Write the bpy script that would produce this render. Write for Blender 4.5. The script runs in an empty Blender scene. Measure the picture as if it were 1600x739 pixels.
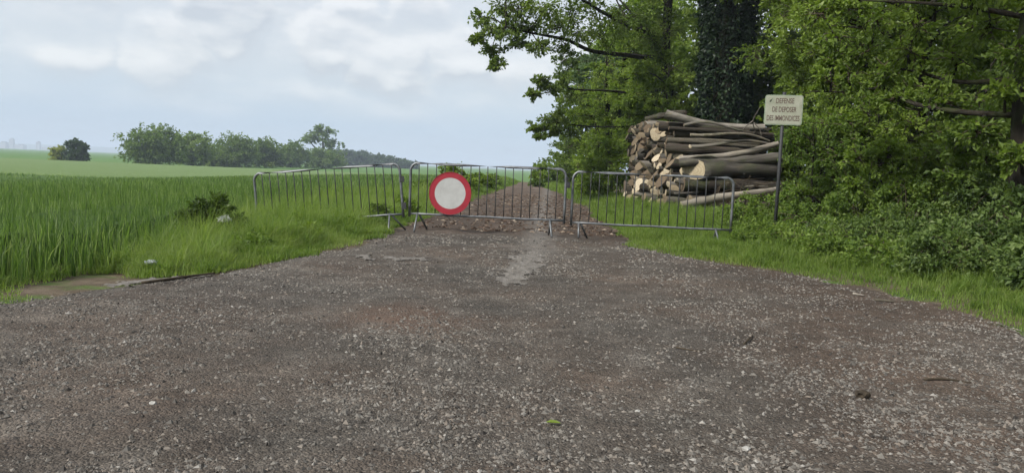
import bpy, math, random
import numpy as np
from mathutils import Vector, Matrix
rng = np.random.default_rng(7)
random.seed(7)
S = bpy.context.scene
COL = S.collection
PI = math.pi

# ------------------------------------------------------------------ camera
PITCH, ROLL = math.atan(105.5 / 1200), math.radians(2.4)
cam_d = bpy.data.cameras.new('camera')
cam = bpy.data.objects.new('camera', cam_d); COL.objects.link(cam)
fw = Vector((0, math.cos(PITCH), -math.sin(PITCH)))
r0 = Vector((1, 0, 0)); u0 = r0.cross(fw)
rt = math.cos(ROLL) * r0 + math.sin(ROLL) * u0
up = -math.sin(ROLL) * r0 + math.cos(ROLL) * u0
mw = Matrix((rt, up, -fw)).transposed().to_4x4(); mw.translation = (0, 0, 1.1)
cam.matrix_world = mw
cam_d.sensor_width = 36; cam_d.lens = 36 * 1200 / 1600
cam_d.clip_start = 0.05; cam_d.clip_end = 30000
S.camera = cam

# ------------------------------------------------------------------ sky, sun, exposure
SUN_TO = Vector((-0.72, -0.50, 0.80)).normalized()
w = bpy.data.worlds.new('World'); S.world = w; w.use_nodes = True
nt = w.node_tree; nt.nodes.clear()
def N(t, **k):
    n = nt.nodes.new(t)
    for a, b in k.items(): setattr(n, a, b)
    return n
def Lk(a, b): nt.links.new(a, b)
out = N('ShaderNodeOutputWorld'); bg = N('ShaderNodeBackground'); Lk(bg.outputs[0], out.inputs[0])
sky = N('ShaderNodeTexSky'); sky.sky_type = 'NISHITA'; sky.sun_disc = False
sky.sun_elevation = math.asin(SUN_TO.z); sky.sun_rotation = math.atan2(SUN_TO.x, SUN_TO.y) % (2 * PI)
sky.air_density = 1.2; sky.dust_density = 2.0
SKYS = 0.09
skm = N('ShaderNodeVectorMath', operation='SCALE'); skm.inputs['Scale'].default_value = SKYS
Lk(sky.outputs[0], skm.inputs[0])
tc = N('ShaderNodeTexCoord'); sep = N('ShaderNodeSeparateXYZ'); Lk(tc.outputs['Generated'], sep.inputs[0])
def ramp(fac, stops, interp='LINEAR'):
    r = N('ShaderNodeValToRGB'); r.color_ramp.interpolation = interp
    e = r.color_ramp.elements
    while len(e) < len(stops): e.new(0.5)
    for q, (p, c) in zip(e, stops): q.position = p; q.color = (*c, 1)
    Lk(fac, r.inputs[0]); return r.outputs[0]
def mth(op, a, b=None, clamp=False):
    m = N('ShaderNodeMath', operation=op); m.use_clamp = clamp
    for i, v in enumerate((a, b)):
        if v is None: continue
        if isinstance(v, (int, float)): m.inputs[i].default_value = v
        else: Lk(v, m.inputs[i])
    return m.outputs[0]
def mixc(f, a, b, mode='MIX'):
    m = N('ShaderNodeMix', data_type='RGBA', blend_type=mode)
    for s, v in ((m.inputs[0], f), (m.inputs[6], a), (m.inputs[7], b)):
        if isinstance(v, (int, float)): s.default_value = v
        elif isinstance(v, tuple): s.default_value = (*v, 1)
        else: Lk(v, s)
    return m.outputs[2]
# overcast veil: bluish low on the horizon, grey-white above
zz = mth('MULTIPLY', sep.outputs['Z'], 2.0, True)
K = 0.305
def kc(r, g, b): return (r * K, g * K, b * K)
veil = ramp(zz, [(0.0, kc(.48, .56, .65)), (0.09, kc(.43, .535, .655)), (0.22, kc(.54, .595, .655)), (0.34, kc(.57, .61, .655)), (0.6, kc(.60, .64, .70)), (1.0, kc(.60, .65, .73))])
# broken stratocumulus: a fractal density, sampled again a little higher to light the tops and grey the undersides
nw = N('ShaderNodeTexNoise'); nw.inputs['Scale'].default_value = 15; nw.inputs['Detail'].default_value = 9; nw.inputs['Roughness'].default_value = .55; Lk(tc.outputs['Generated'], nw.inputs['Vector'])
PUFFS = (((-.211, 1, .180), .046), ((-.128, 1, .182), .052), ((-.17, 1, .150), .06), ((-.085, 1, .150), .045), ((-.25, 1, .155), .045), ((-.58, 1, .165), .07), ((-.38, 1, .185), .06), ((-.46, 1, .135), .06))
def density(vec):
    mp = N('ShaderNodeMapping'); mp.inputs['Scale'].default_value = (1, 1, 2.7); Lk(vec, mp.inputs[0])
    n1 = N('ShaderNodeTexNoise'); n1.inputs['Scale'].default_value = 4.0; n1.inputs['Detail'].default_value = 10; n1.inputs['Roughness'].default_value = .56; n1.inputs['Distortion'].default_value = .15
    Lk(mp.outputs[0], n1.inputs['Vector']); acc = n1.outputs[0]; best = None
    sb = N('ShaderNodeVectorMath', operation='SUBTRACT'); sb.inputs[1].default_value = (.5, .5, .5); Lk(nw.outputs['Color'], sb.inputs[0])
    wb = N('ShaderNodeVectorMath', operation='MULTIPLY_ADD'); wb.inputs[1].default_value = (.075, .075, .075); Lk(sb.outputs[0], wb.inputs[0]); Lk(vec, wb.inputs[2])
    for d, r in PUFFS:
        di = N('ShaderNodeVectorMath', operation='DISTANCE'); di.inputs[1].default_value = Vector(d).normalized(); Lk(wb.outputs[0], di.inputs[0])
        mr = N('ShaderNodeMapRange', interpolation_type='SMOOTHSTEP'); mr.inputs['From Min'].default_value = r * 1.08; mr.inputs['From Max'].default_value = r * .62
        mr.inputs['To Max'].default_value = .18; Lk(di.outputs['Value'], mr.inputs['Value'])
        best = mr.outputs[0] if best is None else mth('MAXIMUM', best, mr.outputs[0])
    return mth('ADD', acc, best)
dA = density(tc.outputs['Generated'])
upv = N('ShaderNodeVectorMath', operation='ADD'); upv.inputs[1].default_value = (-.006, 0, .016); Lk(tc.outputs['Generated'], upv.inputs[0])
dB = density(upv.outputs[0])
shade = mth('ADD', mth('MULTIPLY', mth('SUBTRACT', dA, dB), 4.0), .5, True)
cmask = ramp(dA, [(.42, (0, 0, 0)), (.54, (.5, .5, .5)), (.62, (1, 1, 1))])
low = ramp(sep.outputs['Z'], [(0.035, (0, 0, 0)), (0.10, (1, 1, 1))])
ccol = ramp(shade, [(.15, kc(.48, .515, .565)), (.45, kc(.60, .625, .655)), (.75, kc(.705, .715, .73)), (1., kc(.76, .765, .775))])
cm = N('ShaderNodeMix', data_type='RGBA', blend_type='MULTIPLY'); cm.inputs[0].default_value = 1; Lk(cmask, cm.inputs[6]); Lk(low, cm.inputs[7])
veil3 = mixc(mth('MULTIPLY', cm.outputs[2], .85), veil, ccol)
final = mixc(.94, skm.outputs[0], veil3)
Lk(final, bg.inputs[0]); bg.inputs[1].default_value = 1.0

sun_d = bpy.data.lights.new('sun', 'SUN'); sun_d.energy = 1.5; sun_d.angle = math.radians(11); sun_d.color = (1, .965, .91)
sun = bpy.data.objects.new('sun', sun_d); COL.objects.link(sun)
sun.rotation_euler = SUN_TO.to_track_quat('Z', 'Y').to_euler()
S.view_settings.view_transform = 'Standard'; S.view_settings.look = 'None'
S.view_settings.gamma = 1; S.view_settings.use_curve_mapping = False
S.view_settings.exposure = 1.98
cy = S.cycles
cy.use_denoising = True
cy.max_bounces = 8; cy.diffuse_bounces = 3; cy.glossy_bounces = 2; cy.transmission_bounces = 5; cy.volume_bounces = 0
cy.use_adaptive_sampling = True; cy.adaptive_threshold = 0.02

# ------------------------------------------------------------------ material helpers
class MT:
    def __init__(s, name):
        s.m = bpy.data.materials.new(name); s.m.use_nodes = True
        s.t = s.m.node_tree; s.t.nodes.clear()
        s.out = s.n('ShaderNodeOutputMaterial'); s._c = None
    def n(s, t, **k):
        x = s.t.nodes.new(t)
        for a, b in k.items(): setattr(x, a, b)
        return x
    def set(s, sock, v):
        if isinstance(v, (int, float)): sock.default_value = v
        elif isinstance(v, tuple): sock.default_value = (*v, 1) if len(v) == 3 and sock.type == 'RGBA' else v
        else: s.t.links.new(v, sock)
    def co(s):
        if s._c is None: s._c = s.n('ShaderNodeTexCoord').outputs['Object']
        return s._c
    def pos(s): return s.n('ShaderNodeNewGeometry').outputs['Position']
    def noise(s, scale, detail=4, rough=.55, vec=None, dist=0, col=False):
        x = s.n('ShaderNodeTexNoise'); s.set(x.inputs['Vector'], vec or s.co())
        x.inputs['Scale'].default_value = scale; x.inputs['Detail'].default_value = detail
        x.inputs['Roughness'].default_value = rough; x.inputs['Distortion'].default_value = dist
        return x.outputs[1 if col else 0]
    def vor(s, scale, feature='F1', vec=None):
        x = s.n('ShaderNodeTexVoronoi', feature=feature); s.set(x.inputs['Vector'], vec or s.co()); x.inputs['Scale'].default_value = scale
        return x
    def ramp(s, f, stops):
        x = s.n('ShaderNodeValToRGB'); e = x.color_ramp.elements
        while len(e) < len(stops): e.new(.5)
        for q, (p, c) in zip(e, stops): q.position = p; q.color = (*c, 1) if isinstance(c, tuple) else (c, c, c, 1)
        s.set(x.inputs[0], f); return x.outputs[0]
    def mix(s, f, a, b, mode='MIX'):
        x = s.n('ShaderNodeMix', data_type='RGBA', blend_type=mode); s.set(x.inputs[0], f); s.set(x.inputs[6], a); s.set(x.inputs[7], b); return x.outputs[2]
    def math(s, op, a, b=None, clamp=False):
        x = s.n('ShaderNodeMath', operation=op); x.use_clamp = clamp; s.set(x.inputs[0], a)
        if b is not None: s.set(x.inputs[1], b)
        return x.outputs[0]
    def map(s, scale=(1, 1, 1), rot=(0, 0, 0), vec=None):
        x = s.n('ShaderNodeMapping'); s.set(x.inputs[0], vec or s.co()); x.inputs['Scale'].default_value = scale; x.inputs['Rotation'].default_value = rot
        return x.outputs[0]
    def attr(s, name='tint', o=2): return s.n('ShaderNodeAttribute', attribute_name=name).outputs[o]
    def bump(s, h, strength=.5, dist=.01, normal=None):
        x = s.n('ShaderNodeBump'); x.inputs['Strength'].default_value = strength; x.inputs['Distance'].default_value = dist
        s.set(x.inputs['Height'], h)
        if normal is not None: s.set(x.inputs['Normal'], normal)
        return x.outputs[0]
    def pbr(s, color, rough=.8, spec=.3, metal=0., normal=None):
        b = s.n('ShaderNodeBsdfPrincipled'); s.set(b.inputs['Base Color'], color); s.set(b.inputs['Roughness'], rough)
        s.set(b.inputs['Specular IOR Level'], spec); s.set(b.inputs['Metallic'], metal)
        if normal is not None: s.set(b.inputs['Normal'], normal)
        return b.outputs[0]
    def done(s, sh): s.t.links.new(sh, s.out.inputs[0]); return s.m
def leaf_mat(name, stops, trans=.4, rough=.5, tcol=1.25, spec=.25):
    a = MT(name); c = a.ramp(a.attr(), stops)
    b = a.pbr(c, rough, spec)
    tr = a.n('ShaderNodeBsdfTranslucent'); a.set(tr.inputs[0], a.mix(1.0, c, (tcol, tcol * 1.08, tcol * .55), 'MULTIPLY'))
    mx = a.n('ShaderNodeMixShader'); mx.inputs[0].default_value = trans
    a.t.links.new(b, mx.inputs[1]); a.t.links.new(tr.outputs[0], mx.inputs[2])
    return a.done(mx.outputs[0])

# ------------------------------------------------------------------ mesh helpers
def tag(o, label=None, cat=None, group=None, kind=None):
    for k, v in (('label', label), ('category', cat), ('group', group), ('kind', kind)):
        if v: o[k] = v
    return o
def link(name, me, parent=None, loc=None):
    o = bpy.data.objects.new(name, me); COL.objects.link(o)
    if parent is not None: o.parent = parent
    if loc is not None: o.location = loc
    return o
def empty(name, loc=(0, 0, 0)):
    o = bpy.data.objects.new(name, None); COL.objects.link(o); o.location = loc; o.empty_display_size = .1; return o
def mesh_np(name, V, groups, mats, tint=None, smooth=False, mat_idx=None):
    """groups: list of (M,k) int arrays"""
    me = bpy.data.meshes.new(name)
    V = np.asarray(V, np.float32); me.vertices.add(len(V)); me.vertices.foreach_set('co', V.ravel())
    groups = [np.asarray(g, np.int32) for g in groups if len(g)]
    nl = sum(g.size for g in groups); nf = sum(len(g) for g in groups)
    me.loops.add(nl); me.loops.foreach_set('vertex_index', np.concatenate([g.ravel() for g in groups]))
    ks = np.concatenate([np.full(len(g), g.shape[1], np.int32) for g in groups])
    me.polygons.add(nf); me.polygons.foreach_set('loop_start', np.concatenate([[0], np.cumsum(ks)[:-1]]).astype(np.int32))
    if mat_idx is not None: me.polygons.foreach_set('material_index', np.asarray(mat_idx, np.int32))
    me.polygons.foreach_set('use_smooth', np.full(nf, smooth))
    for m in (mats if isinstance(mats, (list, tuple)) else [mats]): me.materials.append(m)
    if tint is not None:
        a = me.attributes.new('tint', 'FLOAT', 'POINT'); a.data.foreach_set('value', np.asarray(tint, np.float32))
    me.update(calc_edges=True)
    return me
def smooth01(t):
    t = np.clip(t, 0, 1); return t * t * (3 - 2 * t)
def frames(P):
    P = np.asarray(P, float); t = np.gradient(P, axis=0); t /= np.linalg.norm(t, axis=1)[:, None] + 1e-9
    ref = np.array([0, 0, 1.]) if abs(t[0, 2]) < .9 else np.array([1., 0, 0])
    a = np.cross(t, ref); a /= np.linalg.norm(a, axis=1)[:, None] + 1e-9
    return t, a, np.cross(t, a)
class TB:
    """collects tubes into one mesh"""
    def __init__(s): s.V = []; s.Q = []; s.Tg = []; s.n = 0
    def tube(s, P, R, sides=8, caps=True, rough=0.):
        P = np.asarray(P, float); R = np.broadcast_to(np.asarray(R, float), (len(P),)); _, a, b = frames(P)
        th = np.arange(sides) * 2 * PI / sides
        rr = R[:, None] * np.ones(sides)
        if rough: rr = rr * (1 + rng.normal(0, rough, rr.shape))
        ring = P[:, None] + rr[..., None] * (np.cos(th)[None, :, None] * a[:, None] + np.sin(th)[None, :, None] * b[:, None])
        s.V.append(ring.reshape(-1, 3)); k = len(P); i = np.arange(k - 1)[:, None] * sides; j = np.arange(sides)[None]
        q = np.stack([i + j, i + (j + 1) % sides, i + sides + (j + 1) % sides, i + sides + j], -1).reshape(-1, 4) + s.n
        s.Q.append(q)
        if caps:
            e = s.n + k * sides; s.V.append(P[[0, -1]])
            j = np.arange(sides)
            s.Tg.append(np.stack([np.full(sides, e), s.n + (j + 1) % sides, s.n + j], -1))
            o = s.n + (k - 1) * sides
            s.Tg.append(np.stack([np.full(sides, e + 1), o + j, o + (j + 1) % sides], -1)); s.n += 2
        s.n += k * sides; return s
    def mesh(s, name, mat, smooth=True):
        return mesh_np(name, np.concatenate(s.V), [np.concatenate(s.Q)] + ([np.concatenate(s.Tg)] if s.Tg else []), mat, smooth=smooth)
def curve_pts(pts, n=8):
    """Catmull-Rom through pts"""
    P = np.asarray(pts, float); P = np.vstack([2 * P[0] - P[1], P, 2 * P[-1] - P[-2]]); o = []
    for i in range(1, len(P) - 2):
        for t in np.linspace(0, 1, n, endpoint=False):
            a, b, c, d = P[i - 1:i + 3]
            o.append(.5 * (2 * b + (c - a) * t + (2 * a - 5 * b + 4 * c - d) * t * t + (3 * b - a - 3 * c + d) * t ** 3))
    o.append(P[-2]); return np.array(o)
def box_mesh(name, sx, sy, sz, mat, loc=(0, 0, 0), bev=0.):
    import bmesh
    bm = bmesh.new(); bmesh.ops.create_cube(bm, size=1); bmesh.ops.scale(bm, vec=(sx, sy, sz), verts=bm.verts)
    if bev: bmesh.ops.bevel(bm, geom=bm.edges[:], offset=bev, segments=2, affect='EDGES')
    bmesh.ops.translate(bm, vec=loc, verts=bm.verts)
    me = bpy.data.meshes.new(name); bm.to_mesh(me); bm.free(); me.materials.append(mat); return me
# smooth value noise (numpy) for layout
_tab = rng.random((256, 256))
def vnoise(x, y, s=1.):
    x = np.asarray(x) * s + 1000; y = np.asarray(y) * s + 1000
    xi = np.floor(x).astype(int); yi = np.floor(y).astype(int); fx = smooth01(x - xi); fy = smooth01(y - yi)
    g = lambda a, b: _tab[a % 256, b % 256]
    return (g(xi, yi) * (1 - fx) + g(xi + 1, yi) * fx) * (1 - fy) + (g(xi, yi + 1) * (1 - fx) + g(xi + 1, yi + 1) * fx) * fy
def fbm(x, y, s=1., o=4):
    v = 0; a = .5
    for i in range(o): v = v + a * vnoise(x, y, s * 2 ** i + i * .37); a *= .5
    return v / (1 - .5 ** o)

# ------------------------------------------------------------------ the lie of the land
LE = np.array([(-3, -15), (2, -8.5), (4, -5.2), (5.0, -4.15), (5.58, -3.75), (6.08, -3.55), (6.7, -3.36), (7.2, -3.02), (8.12, -2.58), (9.56, -2.24), (11.7, -1.96), (15.1, -1.91), (20.3, -1.72), (32.5, -1.16), (55, .0), (66, .35), (80, .8)])
RE = np.array([(-3, 14), (1, 8), (3, 5.4), (4.5, 4.35), (5.89, 4.0), (7.14, 3.93), (8.44, 3.72), (9.26, 3.4), (9.88, 2.91), (10.44, 2.46), (11.7, 2.02), (15.3, 2.04), (20.2, 2.16), (28.3, 2.3), (40, 2.3), (58, 1.7), (66, 1.75), (80, 2.2)])
WE = np.array([(2, -9), (5, -4.7), (6.4, -4.35), (7.16, -4.25), (8.16, -4.15), (9.2, -4.1), (11.4, -4.2), (13.5, -4.6), (19.9, -5.0), (29.8, -5.0), (45, -4.7), (120, -4.2)])
def le(y): return np.interp(y, LE[:, 0], LE[:, 1])
def re_(y): return np.interp(y, RE[:, 0], RE[:, 1])
def we(y): return np.interp(y, WE[:, 0], WE[:, 1])
def T(x, y):
    x = np.asarray(x, float); y = np.asarray(y, float)
    L = np.clip(-(x + 2.2), 0, None)
    a = smooth01(L / 45); b = smooth01((y - 62) / 90)
    z = -2 * (1 - (1 - a) * (1 - b))
    near = 1 - smooth01((y - 40) / 60)
    z = z - .2 * smooth01(L / 2.) * near * (1 - a) * smooth01((y - 5) / 5)
    z = z + .28 * smooth01((x - 3.6) / 3.5) * near
    return z
def Tz(x, y): return float(T(x, y))

def axis(lo, hi, near_lo, near_hi, step, g=1.22):
    a = list(np.arange(near_lo, near_hi + 1e-6, step)); s = step
    while a[-1] < hi: s *= g; a.append(a[-1] + s)
    s = step
    while a[0] > lo: s *= g; a.insert(0, a[0] - s)
    return np.array(a)
def grid_faces(nx, ny):
    i = np.arange(ny - 1)[:, None] * nx; j = np.arange(nx - 1)[None]
    return np.stack([i + j, i + j + 1, i + nx + j + 1, i + nx + j], -1).reshape(-1, 4)

m = MT('soil_and_turf'); P = m.pos()
soil = m.ramp(m.noise(3.0, 6, .65, P), [(.3, (.055, .042, .029)), (.55, (.10, .078, .055)), (.75, (.16, .13, .095))])
turf = m.ramp(m.noise(1.2, 7, .7, P), [(.3, (.035, .075, .014)), (.7, (.085, .15, .03))])
far = m.ramp(m.noise(.012, 4, .6, P), [(.35, (.065, .13, .03)), (.6, (.085, .155, .038)), (.7, (.12, .165, .055))])
sp = m.n('ShaderNodeSeparateXYZ'); m.set(sp.inputs[0], P)
cov = m.ramp(m.noise(1.6, 5, .6, P), [(.50, 0.), (.66, .8)])
c1 = m.mix(cov, soil, turf)
c2 = m.mix(m.math('MULTIPLY', m.math('SUBTRACT', sp.outputs[1], 60), .02, True), c1, far)
M_GROUND = m.done(m.pbr(c2, .95, .1, normal=m.bump(m.noise(9, 6, .7, P), .8, .05)))
X = axis(-6000, 6000, -16, 16, .4); Y = axis(-60, 8000, -3, 40, .4)
gx, gy = np.meshgrid(X, Y); gz = T(gx, gy) - .04 + (fbm(gx, gy, .8, 3) - .5) * .05 * (gy < 80)
inroad = (gx > le(gy) + .15) & (gx < re_(gy) - .15) & (gy < 79); gz = gz - .05 * inroad
ground = link('ground', mesh_np('ground', np.stack([gx, gy, gz], -1).reshape(-1, 3), [grid_faces(len(X), len(Y))], M_GROUND, smooth=True)); tag(ground, kind='structure')

# road sheet
m = MT('gravel_track'); P = m.pos(); sp = m.n('ShaderNodeSeparateXYZ'); m.set(sp.inputs[0], P)
fine = m.vor(95, vec=P); mid = m.vor(42, vec=P)
big = m.noise(.7, 5, .6, P); med = m.noise(3.2, 6, .68, P)
base = m.ramp(med, [(.28, (.05, .043, .035)), (.5, (.085, .074, .061)), (.72, (.145, .129, .109))])
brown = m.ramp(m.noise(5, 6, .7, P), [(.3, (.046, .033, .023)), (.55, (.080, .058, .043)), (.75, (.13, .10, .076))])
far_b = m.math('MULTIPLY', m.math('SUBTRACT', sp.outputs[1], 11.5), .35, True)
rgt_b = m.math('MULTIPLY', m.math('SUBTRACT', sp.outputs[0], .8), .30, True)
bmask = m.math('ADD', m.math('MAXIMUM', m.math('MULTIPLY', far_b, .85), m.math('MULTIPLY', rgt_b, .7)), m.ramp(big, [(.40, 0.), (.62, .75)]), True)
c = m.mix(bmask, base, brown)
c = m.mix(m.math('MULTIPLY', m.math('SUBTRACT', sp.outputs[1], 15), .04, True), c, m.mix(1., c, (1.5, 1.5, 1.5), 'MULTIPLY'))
stone = m.ramp(fine.outputs['Color'], [(0.1, .35), (.5, .95), (.8, 1.35), (.97, 2.2)])
c = m.mix(.62, c, m.mix(1., c, stone, 'MULTIPLY'))
stone2 = m.ramp(mid.outputs['Color'], [(.0, .6), (.6, 1.), (.93, 1.2), (.99, 2.0)])
c = m.mix(.6, c, m.mix(1., c, stone2, 'MULTIPLY'))
c = m.mix(1., c, m.ramp(m.noise(.55, 4, .6, m.map((1, 1.3, 1), vec=P)), [(.3, .66), (.5, .92), (.68, 1.28)]), 'MULTIPLY')
# rust-coloured brick dust
dv = m.n('ShaderNodeVectorMath', operation='DISTANCE'); m.set(dv.inputs[0], m.map((1, .75, 0), vec=P)); dv.inputs[1].default_value = (-.75, 4.05, 0)
om = m.math('MULTIPLY', m.ramp(m.math('ADD', dv.outputs[1], m.math('MULTIPLY', med, .9)), [(.40, .6), (1.0, 0.)]), .7)
c = m.mix(om, c, (.14, .075, .047))
# pale worn wheel tracks of old asphalt showing through
tr = m.math('ABSOLUTE', m.math('SUBTRACT', sp.outputs[0], m.math('ADD', m.math('MULTIPLY', sp.outputs[1], .047), -.15)))
tm = m.math('MULTIPLY', m.ramp(m.math('ADD', tr, m.math('MULTIPLY', m.noise(2.2, 5, .7, m.map((1, .35, 1), vec=P)), .9)), [(.45, 1.), (.85, 0.)]), m.math('MULTIPLY', m.math('SUBTRACT', sp.outputs[1], 8.5), .5, True))
c = m.mix(m.math('MULTIPLY', tm, .7), c, (.16, .148, .132))
h = m.math('ADD', m.math('MULTIPLY', m.math('SUBTRACT', 1., fine.outputs[0]), .8), m.math('ADD', m.math('MULTIPLY', m.noise(30, 5, .7, P), 1.2), m.math('MULTIPLY', m.math('SUBTRACT', 1., mid.outputs[0]), .8)))
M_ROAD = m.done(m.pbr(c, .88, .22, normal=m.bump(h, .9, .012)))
ys = [-3.]
while ys[-1] < 79: ys.append(ys[-1] + max(.045, .007 * max(ys[-1], 1)))
ys = np.array(ys); u = np.linspace(0, 1, 121)
jag = lambda y, k: (fbm(y * 0 + k, y, 1.1, 4) - .5) * .7 + (fbm(y * 0 + k, y, 5., 2) - .5) * .16
lx = le(ys) + jag(ys, 3.3); rx = re_(ys) + jag(ys, 9.1)
rxg = lx[:, None] + (rx - lx)[:, None] * u[None]; ryg = np.repeat(ys[:, None], len(u), 1)
def road_z(x, y):
    e = np.minimum(x - le(y), re_(y) - x)
    z = T(x, y) + (fbm(x, y, 1.3, 4) - .5) * .055 + (fbm(x, y, 9., 3) - .5) * .022
    rut = np.exp(-((x - .047 * y - .75) / .28) ** 2) + np.exp(-((x - .03 * y + .95) / .28) ** 2)
    return z - .03 * rut * smooth01((y - 8) / 6) - .03 * (1 - smooth01(e / .5))
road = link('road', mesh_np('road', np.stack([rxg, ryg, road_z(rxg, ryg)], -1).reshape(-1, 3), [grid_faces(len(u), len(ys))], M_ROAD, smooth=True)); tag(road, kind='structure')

# broken patches of old pale asphalt left on the track (pieces of the road)
m = MT('old_asphalt'); P = m.pos()
c = m.ramp(m.noise(7, 7, .75, m.map((1.6, .5, 1), (0, 0, -.35), P)), [(.3, (.07, .061, .052)), (.5, (.125, .113, .098)), (.72, (.20, .184, .163))])
c = m.mix(.5, c, m.mix(1., c, m.ramp(m.vor(120, vec=P).outputs['Color'], [(.1, .5), (.9, 1.5)]), 'MULTIPLY'))
M_ASPH = m.done(m.pbr(c, .85, .25, normal=m.bump(m.noise(40, 6, .75, P), .8, .012)))
def patch(outline, h, seed, step=.022):
    O = np.asarray(outline, float); lo, hi = O.min(0) - .25, O.max(0) + .25
    gx_ = np.arange(lo[0], hi[0], step); gy_ = np.arange(lo[1], hi[1], step * 1.6); x, y = np.meshgrid(gx_, gy_)
    D_ = np.full(x.shape, 9.); ins = np.zeros(x.shape, bool)
    for i in range(len(O)):
        a, b = O[i], O[(i + 1) % len(O)]; ab = b - a; t = np.clip(((x - a[0]) * ab[0] + (y - a[1]) * ab[1]) / (ab @ ab), 0, 1)
        D_ = np.minimum(D_, np.hypot(x - a[0] - t * ab[0], y - a[1] - t * ab[1]))
        if a[1] != b[1]: ins ^= ((a[1] > y) != (b[1] > y)) & (x < (b[0] - a[0]) * (y - a[1]) / (b[1] - a[1]) + a[0])
    f = np.where(ins, D_, -D_) + (fbm(x + seed, y * .6, 4.5, 4) - .5) * .46 + (fbm(x + seed, y * .6, 16., 3) - .5) * .36 - .02
    z = road_z(x, y) + np.clip(f / .025, -1, 1) * h * .55 + h * .45 + (fbm(x, y, 12, 3) - .5) * .018
    ny_, nx_ = x.shape; Fq = grid_faces(nx_, ny_); keep = (f.ravel()[Fq] > -.015).all(1); Fq = Fq[keep]
    used, inv_ = np.unique(Fq, return_inverse=True); V = np.stack([x, y, z], -1).reshape(-1, 3)[used]
    return link('asphalt_slab', mesh_np('asphalt_slab', V, [inv_.reshape(-1, 4)], M_ASPH, smooth=True), road)
patch([(-.18, 7.2), (.0, 7.22), (.14, 7.55), (.24, 7.95), (.40, 8.5), (.46, 9.2), (.48, 9.8), (.3, 10.2), (.0, 9.9), (-.06, 9.2), (-.02, 8.6), (-.2, 8.0), (-.14, 7.6)], .006, 1)
patch([(-1.75, 8.7), (-1.05, 8.68), (-1.0, 8.9), (-1.7, 8.95)], .010, 8)
patch([(-3.5, 6.35), (-3.0, 6.75), (-2.55, 7.25), (-2.75, 7.5), (-3.2, 7.2), (-3.7, 6.75)], .018, 3)

# loose chippings
def stones(n, ylo, yhi, smin, smax, seedtint, mat, name, pw=1.6):
    r = rng.random(n); y = ylo + (yhi - ylo) * r ** pw; x = rng.uniform(-1, 1, n) * (.72 * y + .4)
    k = (x > le(y) - .1) & (x < re_(y) + .1); x, y = x[k], y[k]
    rut_ = np.minimum(np.abs(x - .047 * y - .75 - .02 * np.clip(8 - y, 0, 9) ** 2), np.abs(x - .03 * y + .95 + .03 * np.clip(8 - y, 0, 9) ** 2)); keep_ = rng.random(len(x)) < .45 + .55 * smooth01((rut_ - .12) / .25); x, y = x[keep_], y[keep_]
    d = fbm(x, y, 1.7, 3); k = rng.random(len(x)) < np.clip((d - .30) * 3.0, .22, 1); x, y = x[k], y[k]; n = len(x)
    s = (smin + (smax - smin) * rng.random(n) ** 3.5) * np.maximum(1, y / 7)
    B = np.array([[1, 0, -.3], [0, 1, -.3], [-1, 0, -.3], [0, -1, -.3], [0, 0, .8]], float)
    V = B[None] * (1 + rng.uniform(-.35, .35, (n, 5, 1))) + rng.uniform(-.3, .3, (n, 5, 3))
    V = V * (s[:, None] * np.column_stack([np.ones(n), rng.uniform(.55, 1, n), rng.uniform(.4, .8, n)]))[:, None]
    a = rng.random(n) * 2 * PI; ca, sa = np.cos(a)[:, None], np.sin(a)[:, None]
    W = np.stack([V[..., 0] * ca - V[..., 1] * sa, V[..., 0] * sa + V[..., 1] * ca, V[..., 2]], -1)
    W += np.stack([x, y, road_z(x, y) + s * .12], -1)[:, None]
    F = np.array([[0, 1, 4], [1, 2, 4], [2, 3, 4], [3, 0, 4]])
    F = (F[None] + 5 * np.arange(n)[:, None, None]).reshape(-1, 3)
    tn = np.clip(rng.normal(.46, .22, n) + (rng.random(n) < .03) * .3, 0, 1)
    return mesh_np(name, W.reshape(-1, 3), [F], mat, tint=np.repeat(tn, 5))
m = MT('chippings'); c = m.ramp(m.attr(), [(0, (.025, .022, .019)), (.3, (.075, .068, .059)), (.6, (.15, .138, .12)), (.82, (.165, .138, .112)), (.93, (.19, .178, .158)), (1, (.25, .235, .21))])
M_CHIP = m.done(m.pbr(c, .85, .25, normal=m.bump(m.noise(160, 3), .4, .004)))
g = link('gravel', stones(220000, 2.0, 12.5, 0.0043, .0185, 0, M_CHIP, 'gravel')); tag(g, 'loose grey stone chippings strewn over the track in front of the barriers', 'gravel', kind='stuff')

# ------------------------------------------------------------------ materials for things
m = MT('galvanised_steel'); n = m.noise(14, 5, .6)
c = m.mix(m.ramp(m.noise(45, 4, .7), [(.58, 0.), (.72, .6)]), m.ramp(n, [(.3, (.10, .105, .11)), (.7, (.19, .20, .205))]), (.13, .095, .07))
M_STEEL = m.done(m.pbr(c, m.ramp(n, [(.3, .42), (.7, .62)]), .5, .65, m.bump(m.noise(90, 3), .15, .002)))
m = MT('dull_steel_bar'); M_BAR = m.done(m.pbr(m.ramp(m.noise(30, 4, .7), [(.3, (.018, .019, .02)), (.7, (.045, .046, .047))]), .6, .3, .1))
m = MT('sign_red'); M_RED = m.done(m.pbr(m.ramp(m.noise(6, 5, .6), [(.3, (.22, .011, .02)), (.7, (.29, .016, .028))]), .42, .45))
m = MT('sign_white'); c = m.ramp(m.noise(5, 6, .65), [(.3, (.30, .30, .28)), (.55, (.37, .37, .355)), (.8, (.40, .40, .385))])
c = m.mix(m.ramp(m.noise(16, 5, .7), [(.60, 0.), (.74, .4)]), c, (.28, .27, .22))
M_WHITE = m.done(m.pbr(c, .45, .4))
m = MT('sign_back'); M_BACK = m.done(m.pbr((.3, .31, .32), .5, .5, .6))
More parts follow.
